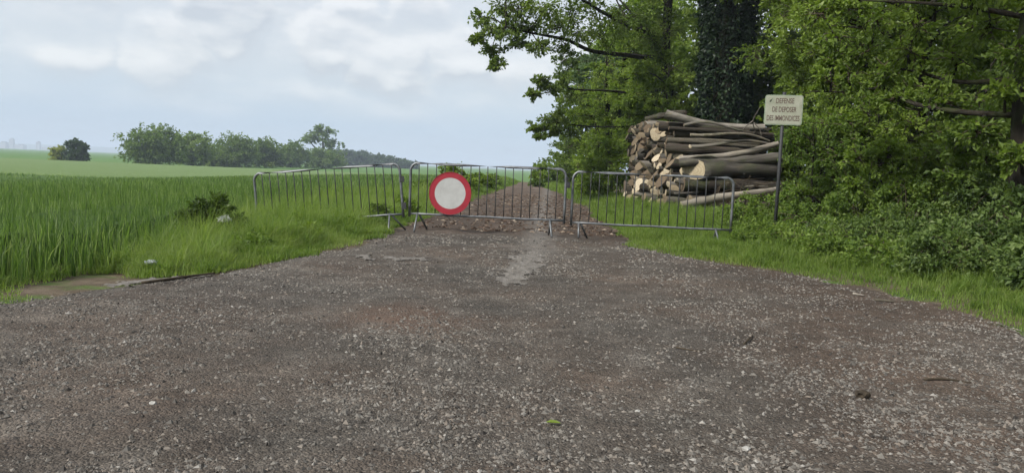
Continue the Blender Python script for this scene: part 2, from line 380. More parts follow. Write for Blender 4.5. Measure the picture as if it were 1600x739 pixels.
m = MT('notice_plate'); c = m.ramp(m.noise(5, 6, .65), [(.25, (.22, .23, .165)), (.6, (.30, .305, .24)), (.85, (.35, .355, .295))])
c = m.mix(m.ramp(m.noise(9, 6, .75, m.map((1, 1, .4))), [(.54, 0.), (.75, .55)]), c, (.13, .145, .085))
M_PLATE = m.done(m.pbr(c, .5, .35))
m = MT('notice_border'); M_BORDER = m.done(m.pbr(m.ramp(m.noise(12, 5), [(.3, (.17, .22, .15)), (.7, (.27, .31, .22))]), .55, .3))
m = MT('faded_red_print'); M_PRINT = m.done(m.pbr(m.ramp(m.noise(25, 4, .7), [(.3, (.07, .05, .04)), (.7, (.15, .11, .09))]), .6, .2))
m = MT('faded_dark_print'); M_DARK = m.done(m.pbr(m.ramp(m.noise(25, 4, .7), [(.3, (.03, .04, .03)), (.7, (.09, .10, .07))]), .6, .2))
def bark_mat(name, a, b, c_, moss=.0, sc=1., stretch=(1, 1, .18), bumpd=.03):
    m = MT(name); v = m.map(stretch)
    n = m.noise(9 * sc, 7, .7, v); c = m.ramp(n, [(.3, a), (.52, b), (.75, c_)])
    if name.startswith('log'):
        c = m.mix(m.ramp(m.noise(3.5 * sc, 6, .7, m.map((.35, 1, 1))), [(.60, 0.), (.66, .7)]), c, (.20, .168, .115))
    rnd = m.n('ShaderNodeObjectInfo').outputs['Random']
    if name.startswith('log'): c = m.mix(1., c, m.ramp(rnd, [(0, .5), (.4, .9), (.75, 1.25), (1, 1.9)]), 'MULTIPLY')
    if moss: c = m.mix(m.ramp(m.noise(2.5 * sc, 5, .6), [(.5, 0.), (.65, moss)]), c, (.05, .07, .018))
    return m.done(m.pbr(c, .92, .15, normal=m.bump(m.noise(22 * sc, 6, .75, v), .8, bumpd)))
M_BARK = bark_mat('oak_bark', (.012, .010, .008), (.026, .022, .016), (.05, .043, .033), .5)
M_TWIG = bark_mat('twig_bark', (.03, .023, .015), (.06, .047, .032), (.1, .08, .055))
LSTR = (.14, 1, 1)
M_LOG = [bark_mat('log_bark_brown', (.032, .028, .021), (.083, .073, .056), (.18, .16, .125), .25, 1.3, LSTR, .05),
         bark_mat('log_bark_grey', (.05, .045, .037), (.115, .103, .088), (.21, .19, .165), .3, .8, LSTR, .02),
         bark_mat('log_bark_dark', (.022, .018, .014), (.055, .045, .036), (.12, .10, .082), .35, 1., LSTR)]
M_PALE = bark_mat('log_bark_pale', (.08, .07, .055), (.17, .15, .125), (.28, .255, .215), .2, .7, LSTR, .012)
m = MT('cut_wood'); oi = m.n('ShaderNodeObjectInfo').outputs['Random']
c = m.ramp(oi, [(0, (.06, .048, .034)), (.4, (.12, .098, .066)), (.6, (.20, .165, .11)), (.78, (.36, .305, .205)), (1, (.50, .435, .315))])
c = m.mix(m.ramp(m.noise(5, 5, .7), [(.4, .0), (.7, .6)]), c, (.15, .10, .06))
rd = m.n('ShaderNodeVectorMath', operation='LENGTH'); m.set(rd.inputs[0], m.map((0, 1, 1)))
rings = m.math('SINE', m.math('MULTIPLY', m.math('ADD', rd.outputs[1], m.math('MULTIPLY', m.noise(6, 3), .06)), 170.))
c = m.mix(m.math('MULTIPLY', m.math('ADD', rings, 1.), .12), c, (.14, .085, .045))
M_CUT = m.done(m.pbr(c, .85, .15, normal=m.bump(m.noise(60, 4), .4, .006)))

m = MT('cut_wood_fresh'); rd = m.n('ShaderNodeVectorMath', operation='LENGTH'); m.set(rd.inputs[0], m.map((0, 1, 1)))
c = m.mix(m.math('MULTIPLY', m.math('ADD', m.math('SINE', m.math('MULTIPLY', m.math('ADD', rd.outputs[1], m.math('MULTIPLY', m.noise(6, 3), .05)), 120.)), 1.), .2), m.ramp(m.noise(9, 5, .7), [(.3, (.30, .245, .155)), (.7, (.42, .355, .24))]), (.2, .15, .09))
M_CUT_PALE = m.done(m.pbr(c, .85, .15))

# ------------------------------------------------------------------ crowd barriers
BL, BT = 2.61, 1.13
def barrier(label, A, B, feet, nbar=17, low=.27, hooks=True):
    """A,B: ground points under the two end posts (left, right); feet: list of (x along, apex z, [world foot points])"""
    A, B = Vector(A), Vector(B); ex = (B - A).normalized(); ey = Vector((-ex.y, ex.x, 0)).normalized(); ez = ex.cross(ey)
    r = empty('crowd_barrier'); r.matrix_world = Matrix.Translation(A) @ Matrix((ex, ey, ez)).transposed().to_4x4()
    inv = r.matrix_world.inverted(); Lb = (B - A).length; rr = .13
    tag(r, label, 'barrier', 'three galvanised barriers across the track')
    t = TB(); arc = [(rr - rr * math.cos(a), 0, BT - rr + rr * math.sin(a)) for a in np.linspace(0, PI / 2, 7)]
    P = [(0, 0, low - .05)] + [(0, 0, z) for z in (.5, .8)] + arc + [(Lb * q, 0, BT - .006 * math.sin(q * PI)) for q in (.2, .35, .5, .65, .8)] + [(Lb - a, 0, c) for a, b, c in arc[::-1]] + [(0 + Lb, 0, z) for z in (.8, .5)] + [(Lb, 0, low - .05)]
    t.tube(P, .0225, 10); link('frame', t.mesh('frame', M_STEEL), r)
    xs = np.linspace(0, Lb, 9); t = TB().tube([(x, 0, low + .004 * math.sin(i * 1.9)) for i, x in enumerate(xs)], .0185, 10)
    link('bottom_rail', t.mesh('bottom_rail', M_STEEL), r)
    bar = None
    for i in range(nbar):
        x = Lb * (i + 1) / (nbar + 1)
        if bar is None: bar = TB().tube([(0, 0, low + .008), (0, 0, .55), (.002, .001, .85), (0, 0, BT - .008)], .0086, 6).mesh('bar', M_BAR)
        b = link('bar', bar, r, (x, 0, 0)); b.rotation_euler = (0, rng.normal(0, .004), 0)
    for x, fz, pts in feet:
        for k, p in enumerate(pts):
            q = np.array(inv @ Vector(p)); a = np.array([x + (.012 if k else -.012), 0, fz])
            d = q - a; t = TB().tube([a - d * .02, a + d * .5, q], .0165, 8)
            link('foot', t.mesh('foot', M_STEEL), r)
    if hooks:   # coupling hook and eye plates on the end posts
        for x, z, s in hooks:
            t = box_mesh('coupling_plate', .075, .012, .10, M_BAR, (x + s * .05, -.024, z), .004)
            link('coupling_plate', t, r)
            ring = [(x + s * .045 + .034 * math.cos(a), .034 * math.sin(a), z - .5) for a in np.linspace(0, 2 * PI, 13)]
            link('coupling_ring', TB().tube(ring, .009, 6, False).mesh('coupling_ring', M_BAR), r)
    return r
fz = lambda x, y: (x, y, float(road_z(np.float64(x), np.float64(y))) + .012)
gz_ = lambda x, y: (x, y, Tz(x, y) - .02)
barrier('steel barrier in the middle carrying the round red and white sign', (-1.76, 13.05, 0), (.86, 12.85, 0),
        [(.15, .28, [fz(-1.64, 12.77), fz(-1.49, 13.35)]), (2.4, .28, [fz(.655, 12.62), fz(.63, 13.25)])], hooks=[(2.62, .87, 1)])
barrier('steel barrier half sunk in tall grass beside the wheat field', (-4.40, 13.33, -.295), (-1.83, 13.0, -.01),
        [(.22, .28, [gz_(-4.2, 13.0), gz_(-4.15, 13.6)]), (2.38, .28, [fz(-2.05, 12.67), fz(-1.84, 13.2)])], hooks=[(2.59, .86, 1), (2.59, .42, 1)])
barrier('steel barrier standing in front of the log pile', (.985, 12.92, -.03), (3.61, 12.68, -.03),
        [(.14, .28, [fz(1.11, 12.78), fz(1.28, 13.05)]), (2.4, .28, [gz_(3.38, 12.4), gz_(3.4, 13.0)])], hooks=None)

# round no-vehicles sign hung on the middle barrier
def disc(name, r_in, r_out, y0, y1, mat, parent, n=72):
    a = np.arange(n) * 2 * PI / n; c, s = np.cos(a), np.sin(a); V = []
    for r, y in ((r_in, y0), (r_out, y0), (r_out, y1), (r_in, y1)): V.append(np.stack([r * c, np.full(n, y), r * s], -1))
    i = np.arange(n); j = (i + 1) % n; F = []
    for k in range(4 if r_in > 0 else 3):
        p, q = k, (k + 1) % 4; F.append(np.stack([p * n + i, p * n + j, q * n + j, q * n + i], -1))
    V = np.concatenate(V)
    return link(name, mesh_np(name, V, [np.concatenate(F)], mat), parent)
rs = empty('round_sign', (-1.07, 12.925, .645)); rs.rotation_euler = (math.radians(-1.5), 0, math.radians(-4))
tag(rs, 'round white road sign with red rim hanging on the middle barrier', 'road sign')
disc('back_plate', .0, .352, 0.0, .004, M_BACK, rs); disc('red_ring', .262, .350, -.004, -.0005, M_RED, rs); disc('white_face', .0, .2615, -.0035, -.0005, M_WHITE, rs)
disc('rolled_edge', .350, .358, -.010, .012, M_RED, rs)
for z in (-.20, .20): link('bracket', box_mesh('bracket', .30, .018, .035, M_BACK, (0, .017, z), .003), rs)

# notice on a post
ns = empty('notice_sign', (4.62, 13.5, Tz(4.62, 13.5) - .1)); ns.rotation_euler = (0, 0, math.radians(-13))
tag(ns, 'faded rectangular notice on a steel post beside the log pile', 'sign')
bz = -ns.location.z
link('post', TB().tube([(0, .03, 0), (0.004, .03, 1.2), (0, .03, 2.62 + bz)], .030, 12).mesh('post', M_BAR), ns)
def rplate(name, wd, ht, rad, y0, y1, mat, parent, z):
    pts = []
    for cx_, cz_, a0 in ((wd / 2 - rad, ht / 2 - rad, 0), (-wd / 2 + rad, ht / 2 - rad, 90), (-wd / 2 + rad, -ht / 2 + rad, 180), (wd / 2 - rad, -ht / 2 + rad, 270)):
        for a in np.radians(np.linspace(a0, a0 + 90, 6)): pts.append((cx_ + rad * math.cos(a), cz_ + rad * math.sin(a)))
    pts = np.array(pts); n = len(pts)
    V = np.concatenate([np.column_stack([pts[:, 0], np.full(n, y), pts[:, 1] + z]) for y in (y0, y1)])
    i = np.arange(n); return link(name, mesh_np(name, V, [np.stack([i, (i + 1) % n, n + (i + 1) % n, n + i], -1), np.arange(n)[None, ::-1], n + np.arange(n)[None]], mat), parent)
pz = 2.31 + bz
rplate('border', .63, .515, .045, -.010, .0, M_BORDER, ns, pz)
pl = rplate('plate', .597, .482, .032, -.0125, -.0095, M_PLATE, ns, pz)
link('clamp', box_mesh('clamp', .12, .05, .03, M_STEEL, (0, .022, pz + .12), .004), ns); link('clamp', box_mesh('clamp', .12, .05, .03, M_STEEL, (0, .022, pz - .13), .004), ns)
def letters(txt, width, height, x, z):
    cu = bpy.data.curves.new('lettering', 'FONT'); cu.body = txt; cu.align_x = 'CENTER'; cu.align_y = 'CENTER'; cu.size = .1; cu.extrude = .0012; cu.offset = .0016
    cu.materials.append(M_PRINT)
    tmp = bpy.data.objects.new('lettering_curve', cu); COL.objects.link(tmp); dg = bpy.context.evaluated_depsgraph_get()
    me = bpy.data.meshes.new_from_object(tmp.evaluated_get(dg)); bpy.data.objects.remove(tmp)
    if not me.materials: me.materials.append(M_PRINT)
    o = link('lettering', me); dx, dy = (max(v.co[k] for v in me.vertices) - min(v.co[k] for v in me.vertices) for k in (0, 1))
    o.parent = ns; o.rotation_euler = (PI / 2, 0, 0); o.scale = (width / dx, height / dy, 1); o.location = (x, -.0135, z)
letters('DEFENSE', .30, .092, .015, pz + .152); letters('DE DEPOSER', .40, .092, .01, pz + .005); letters('DES IMMONDICES', .54, .092, .0, pz - .145)
em = rplate('emblem', .085, .098, .01, -.0145, -.0125, M_BORDER, ns, pz + .155); em.location.x = -.225
e2 = rplate('emblem_field', .073, .086, .008, -.016, -.0143, M_PLATE, em, pz + .155)
bird = [(-.02, -.02), (.0, -.028), (.018, -.01), (.02, .012), (.034, .034), (.012, .022), (-.004, .012), (-.022, .006), (-.012, -.004)]
V = [(a, y, pz + .158 + b) for y in (-.0175, -.0158) for a, b in bird]; nb = len(bird); i = np.arange(nb)
link('emblem_mark', mesh_np('emblem_mark', V, [np.stack([i, (i + 1) % nb, nb + (i + 1) % nb, nb + i], -1), np.arange(nb)[None, ::-1], nb + np.arange(nb)[None]], M_DARK), em)

# ------------------------------------------------------------------ the log pile
def log_mesh(variant, L=3.0, R=.15, bend=.05, taper=.85, sides=11, mat=None, segs=9, knots=True, name='log', slant=None):
    x = np.linspace(0, L, segs); rgn = np.random.default_rng(variant)
    ph = rgn.random(4) * 6.28; cy_ = bend * (np.sin(x / L * PI * 1.2 + ph[0]) - np.sin(ph[0])); cz_ = bend * .7 * (np.sin(x / L * PI * 1.4 + ph[1]) - np.sin(ph[1]))
    th = np.arange(sides) * 2 * PI / sides
    prof = 1 + .07 * np.cos(2 * th + ph[2]) + .05 * np.cos(3 * th + ph[3])
    rr = R * (1 + (taper - 1) * x / L)[:, None] * prof[None] * (1 + rgn.normal(0, .05, (segs, sides))) * (1 + .10 * (rgn.random((segs, 1)) > .8))
    ring = np.stack([np.repeat(x[:, None], sides, 1) , cy_[:, None] + rr * np.cos(th), cz_[:, None] + rr * np.sin(th)], -1)
    cs = .25 if R < .9 else .022; cutn = rgn.normal(0, cs, 2) if slant is None else slant; ring[0, :, 0] += (ring[0, :, 1] * cutn[0] + ring[0, :, 2] * cutn[1]); ring[-1, :, 0] += rgn.normal(0, cs) * ring[-1, :, 2] * .5
    V = ring.reshape(-1, 3); i = np.arange(segs - 1)[:, None] * sides; j = np.arange(sides)[None]
    Q = np.stack([i + j, i + sides + j, i + sides + (j + 1) % sides, i + (j + 1) % sides], -1).reshape(-1, 4)
    bark = mesh_np(name, V, [Q], mat or M_LOG[0], smooth=True)
    faces = []
    for e, sgn in ((0, -1), (segs - 1, 1)):
        rg = ring[e]; c = rg.mean(0); c[0] += sgn * .004; rg2 = c + (rg - c) * .5; rg2[:, 0] += sgn * .004; VV = np.concatenate([rg, rg2, c[None]]); n = sides; i = np.arange(n)
        Qq = np.stack([i, (i + 1) % n, n + (i + 1) % n, n + i], -1); Tt = np.stack([n + i, n + (i + 1) % n, np.full(n, 2 * n)], -1)
        if sgn > 0: Qq, Tt = Qq[:, ::-1], Tt[:, ::-1]
        faces.append(mesh_np('cut_face', VV, [Qq, Tt], M_CUT))
    return bark, faces
def add_log(meshes, label, group, loc, rot, scale=(1, 1, 1), name='log', mat=None):
    o = link(name, meshes[0]); o.location = loc; o.rotation_euler = rot; o.scale = scale
    tag(o, label, 'log', group)
    for f in meshes[1]: link('cut_face', f, o)
    return o
variants = [log_mesh(100 + k, 1., 1., .18 if k % 3 else .35, .72 + .2 * ((k * 37) % 10) / 10, mat=M_LOG[k % 3]) for k in range(12)]
PX0, PY0, PY1 = 4.36, 22.0, 30.2
def ptop(y): return np.interp(y, [22, 23, 25, 28, 30.6], [2.45, 2.6, 2.75, 3.05, 2.9])
gz0 = .12
cyz = []   # circles (y, z, r)
prng = np.random.default_rng(21)
fails = 0
while fails < 60 and len(cyz) < 299:
    r = float(np.clip(prng.lognormal(math.log(.113), .40), .05, .22))
    ycand = prng.uniform(PY0 + r, PY1 - r, 70)
    z = np.full(70, gz0 + r)
    if cyz:
        C_ = np.array(cyz); dy = ycand[:, None] - C_[None, :, 0]; s2 = (r + C_[None, :, 2]) ** 2 - dy ** 2
        z = np.maximum(z, np.where(s2 > 0, C_[None, :, 1] + np.sqrt(np.maximum(s2, 0)), -9).max(1))
    slope = .14 * (z - gz0)
    ok = (z + r < ptop(ycand) + .06) & (ycand > PY0 + r + slope)
    if not ok.any(): fails += 1; continue
    k = np.argmin(np.where(ok, z + .0 * prng.random(70), 99)); cyz.append((ycand[k], z[k], r))
cyz = np.array(cyz)
print('logs', len(cyz), cyz[:, 1].max())
front = set(); 
for zz_ in np.arange(.1, 2.6, .12):      # which logs show along their whole side
    k = np.where(np.abs(cyz[:, 1] - zz_) < cyz[:, 2] + .05)[0]
    if len(k): front.add(int(k[np.argmin(cyz[k, 0] - cyz[k, 2])]))
topmost = set()
for yy in np.arange(22.2, 30.1, .2):
    k = np.where(np.abs(cyz[:, 0] - yy) < cyz[:, 2])[0]
    if len(k): topmost.add(int(k[np.argmax(cyz[k, 1])]))
ORD = ['lowest', 'second', 'third', 'fourth', 'fifth', 'sixth', 'seventh', 'eighth', 'ninth', 'tenth', 'eleventh', 'twelfth', 'thirteenth', 'fourteenth', 'fifteenth', 'sixteenth', 'seventeenth', 'eighteenth']
forder = {i: k for k, i in enumerate(sorted(front, key=lambda q: cyz[q, 1]))}
for i, (y, z, r) in enumerate(cyz):
    v = variants[prng.integers(12)]; L = prng.uniform(2.5, 3.1) * (1 if y < 28 else .8)
    x0 = PX0 + abs(prng.normal(0, .26)) - (prng.random() < .14) * prng.uniform(.05, .25)
    lab, grp = ('rough cut log in the stack, only its sawn end showing', 'logs showing their sawn ends in the pile')
    if i in front: lab, grp = (ORD[min(forder[i], 17)] + (' log' if forder[i] == 0 else ' log up') + ' from the ground on the near side of the pile', 'logs seen lengthwise in the pile')
    elif i in topmost: lab, grp = ('weathered log lying along the top of the pile', 'logs on the top of the pile')
    add_log(v, lab, grp, (x0, y, z), (prng.uniform(-3, 3), prng.normal(0, .022), prng.normal(0, .022)), (L, r, r))
# single logs and branches leaning on the near side
def one_log(label, A, B, R, mat, seed, bend=.05, taper=.85, name='log', segs=12, slant=None):
    A, B = Vector(A), Vector(B); d = B - A
    me = log_mesh(seed, d.length, R, bend, taper, 14, mat, segs, slant=slant)
    o = add_log(me, label, None, A, d.to_track_quat('X', 'Z').to_euler(), name=name); return o
one_log('thickest log, with a wide pale sawn face, on the near side of the pile', (5.0, 21.62, 1.27), (7.5, 22.0, 1.42), .26, M_LOG[1], 5, .02, .95, slant=(-1.25, .1)).children[0].data.materials[0] = M_CUT_PALE
one_log('long smooth pale log slanting up across the near side of the pile', (4.62, 21.75, 1.55), (7.42, 21.86, 2.16), .085, M_PALE, 6, .10, .95)
one_log('grey smooth log just above the thickest log', (4.60, 21.62, 1.45), (7.5, 21.75, 1.80), .125, M_LOG[1], 17, .06, 1.1)
one_log('pale bare log lying tilted on the ground before the pile', (4.55, 20.75, .30), (7.2, 21.2, .85), .12, M_PALE, 8, .05, .8)
one_log('brown bowed branch bulging from the lower near side of the pile', (4.25, 21.55, .62), (6.9, 21.45, .80), .085, M_LOG[0], 9, .22, .7, 'branch')
one_log('dark log low down behind the pale tilted log', (4.9, 21.3, .42), (7.5, 21.5, .38), .16, M_LOG[2], 10, .04, .9)
one_log('mossy heavy log under the thickest log', (4.75, 21.68, .83), (7.5, 21.8, .88), .19, M_LOG[2], 12, .04, .9)
one_log('long bent grey log lying along the top edge of the pile', (4.3, 22.5, 2.86), (7.3, 22.7, 2.66), .12, M_LOG[1], 14, .12, .75)
one_log('short stub sticking up at the top corner of the pile', (4.55, 27.2, 3.02), (5.6, 26.0, 3.2), .10, M_LOG[0], 15, .04, .8)
for k_, nm in enumerate(['topmost', 'second', 'third', 'fourth', 'fifth', 'sixth', 'lowest']):
    zz_ = 2.5 - .31 * k_; x_ = 4.45 + .5 * float(prng.random())
    one_log(nm + ' thin crooked branch laid against the near side of the pile', (x_, 21.85 - .06 * k_, zz_ + float(prng.normal(0, .06))), (x_ + 1.6 + 1.1 * float(prng.random()), 21.9 - .06 * k_, zz_ + float(prng.normal(0, .12))), .035 + .02 * float(prng.random()), [M_LOG[1], M_LOG[0], M_PALE][k_ % 3], 60 + k_, .16, .6, 'branch')
def twig(label, pts, r, name='twig', mat=None):
    t = TB(); 
    for p in pts: c = curve_pts(p, 5); t.tube(c, np.linspace(r, r * .35, len(c)), 6)
    return tag(link(name, t.mesh(name, mat or M_TWIG)), label, 'twig')
twig('bare forked twig poking up from the top of the pile', [[(6.9, 22.3, 2.4), (6.75, 22.2, 2.75), (6.9, 22.1, 3.15)], [(6.78, 22.2, 2.7), (6.95, 22.15, 2.5), (7.0, 22.1, 2.25)], [(6.75, 22.2, 2.75), (6.5, 22.1, 2.55), (6.3, 22.0, 2.3)]], .018, mat=M_PALE)
twig('tangle of thin dead twigs at the foot of the pile', [[(5.6 + prng.uniform(-.8, .8), 21.2 + prng.uniform(-.2, .3), .25 + prng.uniform(0, .2)), (6.2 + prng.uniform(-.6, .6), 21.1, .65 + prng.uniform(0, .4)), (7 + prng.uniform(-.8, .8), 21.1 + prng.uniform(-.3, .3), .7 + prng.uniform(-.2, .5))] for _ in range(16)], .014)

# ------------------------------------------------------------------ vegetation builders
def unit(n):
    v = rng.normal(size=(n, 3)); return v / np.linalg.norm(v, axis=1)[:, None]
def nrm(v): return v / (np.linalg.norm(v, axis=-1, keepdims=True) + 1e-9)
def leaf_mesh(name, P, D, size, tint, mat, droop=.25, flat=.55, wid=.62, fold=.12, lobed=False):
    n = len(P); ax = nrm(D + unit(n) * .9 - np.array([0, 0, droop])); up_ = nrm(np.array([0, 0, 1.]) * flat + unit(n) * (1 - flat) + 1e-6)
    sd = nrm(np.cross(ax, up_)); no = np.cross(sd, ax); s = np.broadcast_to(size, (n,))[:, None] * np.clip(rng.lognormal(0, .28, (n, 1)), .45, 1.7)
    if not lobed:
        V = np.stack([P, P + ax * s * .45 + sd * s * wid * .5 + no * s * fold, P + ax * s - no * s * .08, P + ax * s * .45 - sd * s * wid * .5 + no * s * fold], 1)
        F = np.array([[0, 1, 2], [0, 2, 3]]); k = 4
    else:
        V = np.stack([P, P + ax * s * .25 + sd * s * wid * .55 + no * s * fold, P + ax * s * .65 + sd * s * wid * .42 + no * s * fold * .7, P + ax * s - no * s * .1,
                      P + ax * s * .65 - sd * s * wid * .42 + no * s * fold * .7, P + ax * s * .25 - sd * s * wid * .55 + no * s * fold], 1)
        F = np.array([[0, 1, 2], [0, 2, 3], [0, 3, 4], [0, 4, 5]]); k = 6
    F = (F[None] + k * np.arange(n)[:, None, None]).reshape(-1, 3)
    return mesh_np(name, V.reshape(-1, 3), [F], mat, tint=np.repeat(tint, k))
def twigs_of(clusters, ntw, nlf, tb=None, inner=.3, gap=.10, jit=.16):
    """clusters (n,6): centre, radii -> leaf points, outward directions, cluster index"""
    C_ = np.asarray(clusters, float); n = len(C_); c = np.repeat(C_[:, :3], ntw, 0); R = np.repeat(C_[:, 3:], ntw, 0)
    e = c + R * unit(n * ntw) * (rng.random((n * ntw, 1)) ** .45); s = c + R * rng.normal(0, .12, (n * ntw, 3))
    if tb is not None:
        for i in range(0, len(e)):
            mid = (s[i] + e[i]) / 2 + rng.normal(0, .05, 3); tb.tube([s[i], mid, e[i]], [.012, .008, .004], 3, False)
    t = rng.uniform(inner, 1.06, (n * ntw, nlf, 1)); t = inner + (t - inner) ** .8 * (1.06 - inner) ** .2
    P = s[:, None] * (1 - t) + e[:, None] * t + rng.normal(0, 1, (n * ntw, nlf, 3)) * R[:, None] * gap
    P[..., 2] -= (t[..., 0] ** 2) * R[:, None, 2] * .12
    D = np.repeat(nrm(e - s)[:, None], nlf, 1)
    ci = np.repeat(np.arange(n), ntw * nlf); ti = np.repeat(np.arange(n * ntw), nlf)
    return P.reshape(-1, 3), D.reshape(-1, 3), ci, ti
def ell_clusters(c, R, n, r=(.7, 1.2), shell=.35, flat=.7):
    d = unit(n); q = rng.random((n, 1)) ** shell; p = np.array(c) + np.array(R) * d * q
    rr = rng.uniform(*r, (n, 1)); return np.hstack([p, rr, rr, rr * flat])
def make_tree(name, label, cat, base, limbs, clusters, leaf, mat, ntw=10, nlf=26, bark=None, group=None, tint0=.5, tvar=.18, twig_tubes=True, branch=True, flat=.38, lobed=False, extra=None, trunk_name='trunk', crown_name='crown', droop=.25, inner=.3, gap=.10, wid=.62):
    """limbs: [(pts, r0, r1)] in world; clusters (n,6) world"""
    r = empty(name, base); b = np.array(base, float)
    tag(r, label, cat, group)
    tb = TB(); nodes = []
    for pts, ra, rb in limbs:
        c = curve_pts(pts, 6); tb.tube(c - b, np.linspace(ra, rb, len(c)) * (1 + .0 * c[:, 0]), 10 if ra > .1 else 6, True, .05); nodes.append(c)
    nodes = np.concatenate(nodes); C_ = np.asarray(clusters, float)
    if branch:
        for cl_ in C_:
            d = np.linalg.norm(nodes - cl_[:3], axis=1) + .6 * np.maximum(0, nodes[:, 2] - cl_[2] + .3); a = nodes[np.argmin(d)]
            L = np.linalg.norm(cl_[:3] - a)
            if L < .05: continue
            mid = (a + cl_[:3]) / 2 + np.array([0, 0, .10 * L]) + rng.normal(0, .06 * L, 3)
            c = curve_pts([a, mid, cl_[:3]], 4); tb.tube(c - b, np.linspace(min(.018 + .012 * L, .07), .009, len(c)), 5, False)
    link(trunk_name, tb.mesh(trunk_name, bark or M_BARK), r)
    tw = TB() if twig_tubes else None
    P, D, ci, ti = twigs_of(C_, ntw, nlf, tw, inner, gap)
    nt_ = ti.max() + 1
    tint = np.clip(tint0 + rng.normal(0, tvar * .6, len(C_))[ci] + rng.normal(0, tvar * .5, nt_)[ti] + rng.normal(0, tvar * .6, len(P)), 0, 1)
    cr = link(crown_name, leaf_mesh(crown_name, P - b, D, leaf, tint, mat, flat=flat, lobed=lobed, droop=droop, wid=wid), r)
    if tw is not None:
        me = tw.mesh('twigs', bark or M_TWIG); o = link('twigs', me, r); o.location = -Vector(base); o['kind'] = 'stuff'
    return r
G = lambda *s: list(zip(np.linspace(0, 1, len(s)), s))
M_LF_OAK = leaf_mat('oak_leaf', G((.045, .072, .014), (.088, .135, .025), (.135, .19, .036), (.185, .235, .055)), .48)
M_LF_LIGHT = leaf_mat('hornbeam_leaf', G((.065, .105, .018), (.11, .17, .026), (.165, .235, .036), (.22, .29, .055)), .5)
M_LF_GREY = leaf_mat('whitebeam_leaf', G((.04, .075, .03), (.075, .125, .05), (.12, .18, .08), (.17, .23, .11)), .35)
M_LF_MAPLE = leaf_mat('maple_leaf', G((.042, .068, .013), (.085, .132, .022), (.135, .195, .03), (.21, .28, .05)), .48, .45)
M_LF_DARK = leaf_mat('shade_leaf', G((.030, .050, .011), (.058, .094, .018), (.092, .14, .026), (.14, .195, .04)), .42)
M_LF_IVY = leaf_mat('ivy_leaf', G((.006, .013, .006), (.012, .024, .01), (.02, .038, .014), (.034, .056, .02)), .12, .5, spec=.2)
M_LF_BRAM = leaf_mat('bramble_leaf', G((.032, .054, .015), (.062, .10, .025), (.10, .15, .036), (.16, .21, .07)), .4, .5, spec=.2)
M_LF_NETTLE = leaf_mat('nettle_leaf', G((.045, .075, .014), (.085, .138, .024), (.13, .195, .034), (.19, .255, .055)), .46)
M_LF_FAR = leaf_mat('far_leaf', G((.06, .10, .024), (.10, .155, .034), (.145, .205, .045), (.18, .24, .06)), .45)
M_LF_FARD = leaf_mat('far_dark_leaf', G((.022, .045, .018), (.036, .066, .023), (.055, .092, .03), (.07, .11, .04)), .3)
M_LF_YEL = leaf_mat('yellow_leaf', G((.17, .20, .04), (.24, .27, .05), (.31, .33, .06)), .4)
M_GRASS = leaf_mat('verge_grass', G((.048, .085, .019), (.098, .16, .033), (.15, .225, .046), (.215, .27, .078)), .5, .55, 1.2)
M_GRASS_S = leaf_mat('short_grass', G((.052, .086, .018), (.102, .163, .030), (.155, .23, .044), (.22, .27, .08)), .5, .55, 1.2)
M_WHEAT = leaf_mat('wheat_leaf', G((.036, .07, .018), (.078, .14, .032), (.135, .21, .05), (.23, .29, .12)), .5, .5, 1.2)

def blades(x, y, h, w, bend, segs, tint, z=None, twist=.6):
    n = len(x); z = T(x, y) - .03 if z is None else z; a = rng.random(n) * 2 * PI; d = np.stack([np.cos(a), np.sin(a)], -1)
    b = a + PI / 2 + rng.normal(0, twist, n); sv = np.stack([np.cos(b), np.sin(b)], -1); V = []
    for k in range(segs + 1):
        t = k / segs; off = d * (h * bend * t ** 2)[:, None]; zz_ = z + h * (t - .42 * bend * t ** 2.6)
        c = np.column_stack([x + off[:, 0], y + off[:, 1], zz_])
        if k == segs: V.append(c[:, None])
        else:
            ww = (w * (1 - .62 * t ** 1.5) * .5)[:, None] * sv; ww = np.column_stack([ww, np.zeros(n)])
            V.append(np.stack([c - ww, c + ww], 1))
    V = np.concatenate(V, 1); k = 2 * segs + 1; o = (np.arange(n) * k)[:, None]
    Q = [o + np.array([[2 * i, 2 * i + 1, 2 * i + 3, 2 * i + 2]]) for i in range(segs - 1)]
    Tt = o + np.array([[2 * segs - 2, 2 * segs - 1, 2 * segs]])
    return V.reshape(-1, 3), Q, Tt, np.repeat(tint, k)
def blade_obj(name, sets, mat):
    V, Q, Tt, ti, n = [], [], [], [], 0
    for s in sets:
        v, q, t, c = s; V.append(v); Q += [a + n for a in q]; Tt.append(t + n); ti.append(c); n += len(v)
    g = ([np.concatenate(Q)] if Q else []) + [np.concatenate(Tt)]
    return link(name, mesh_np(name, np.concatenate(V), g, mat, tint=np.concatenate(ti)))
def logy(n, lo, hi): return lo * (hi / lo) ** rng.random(n)

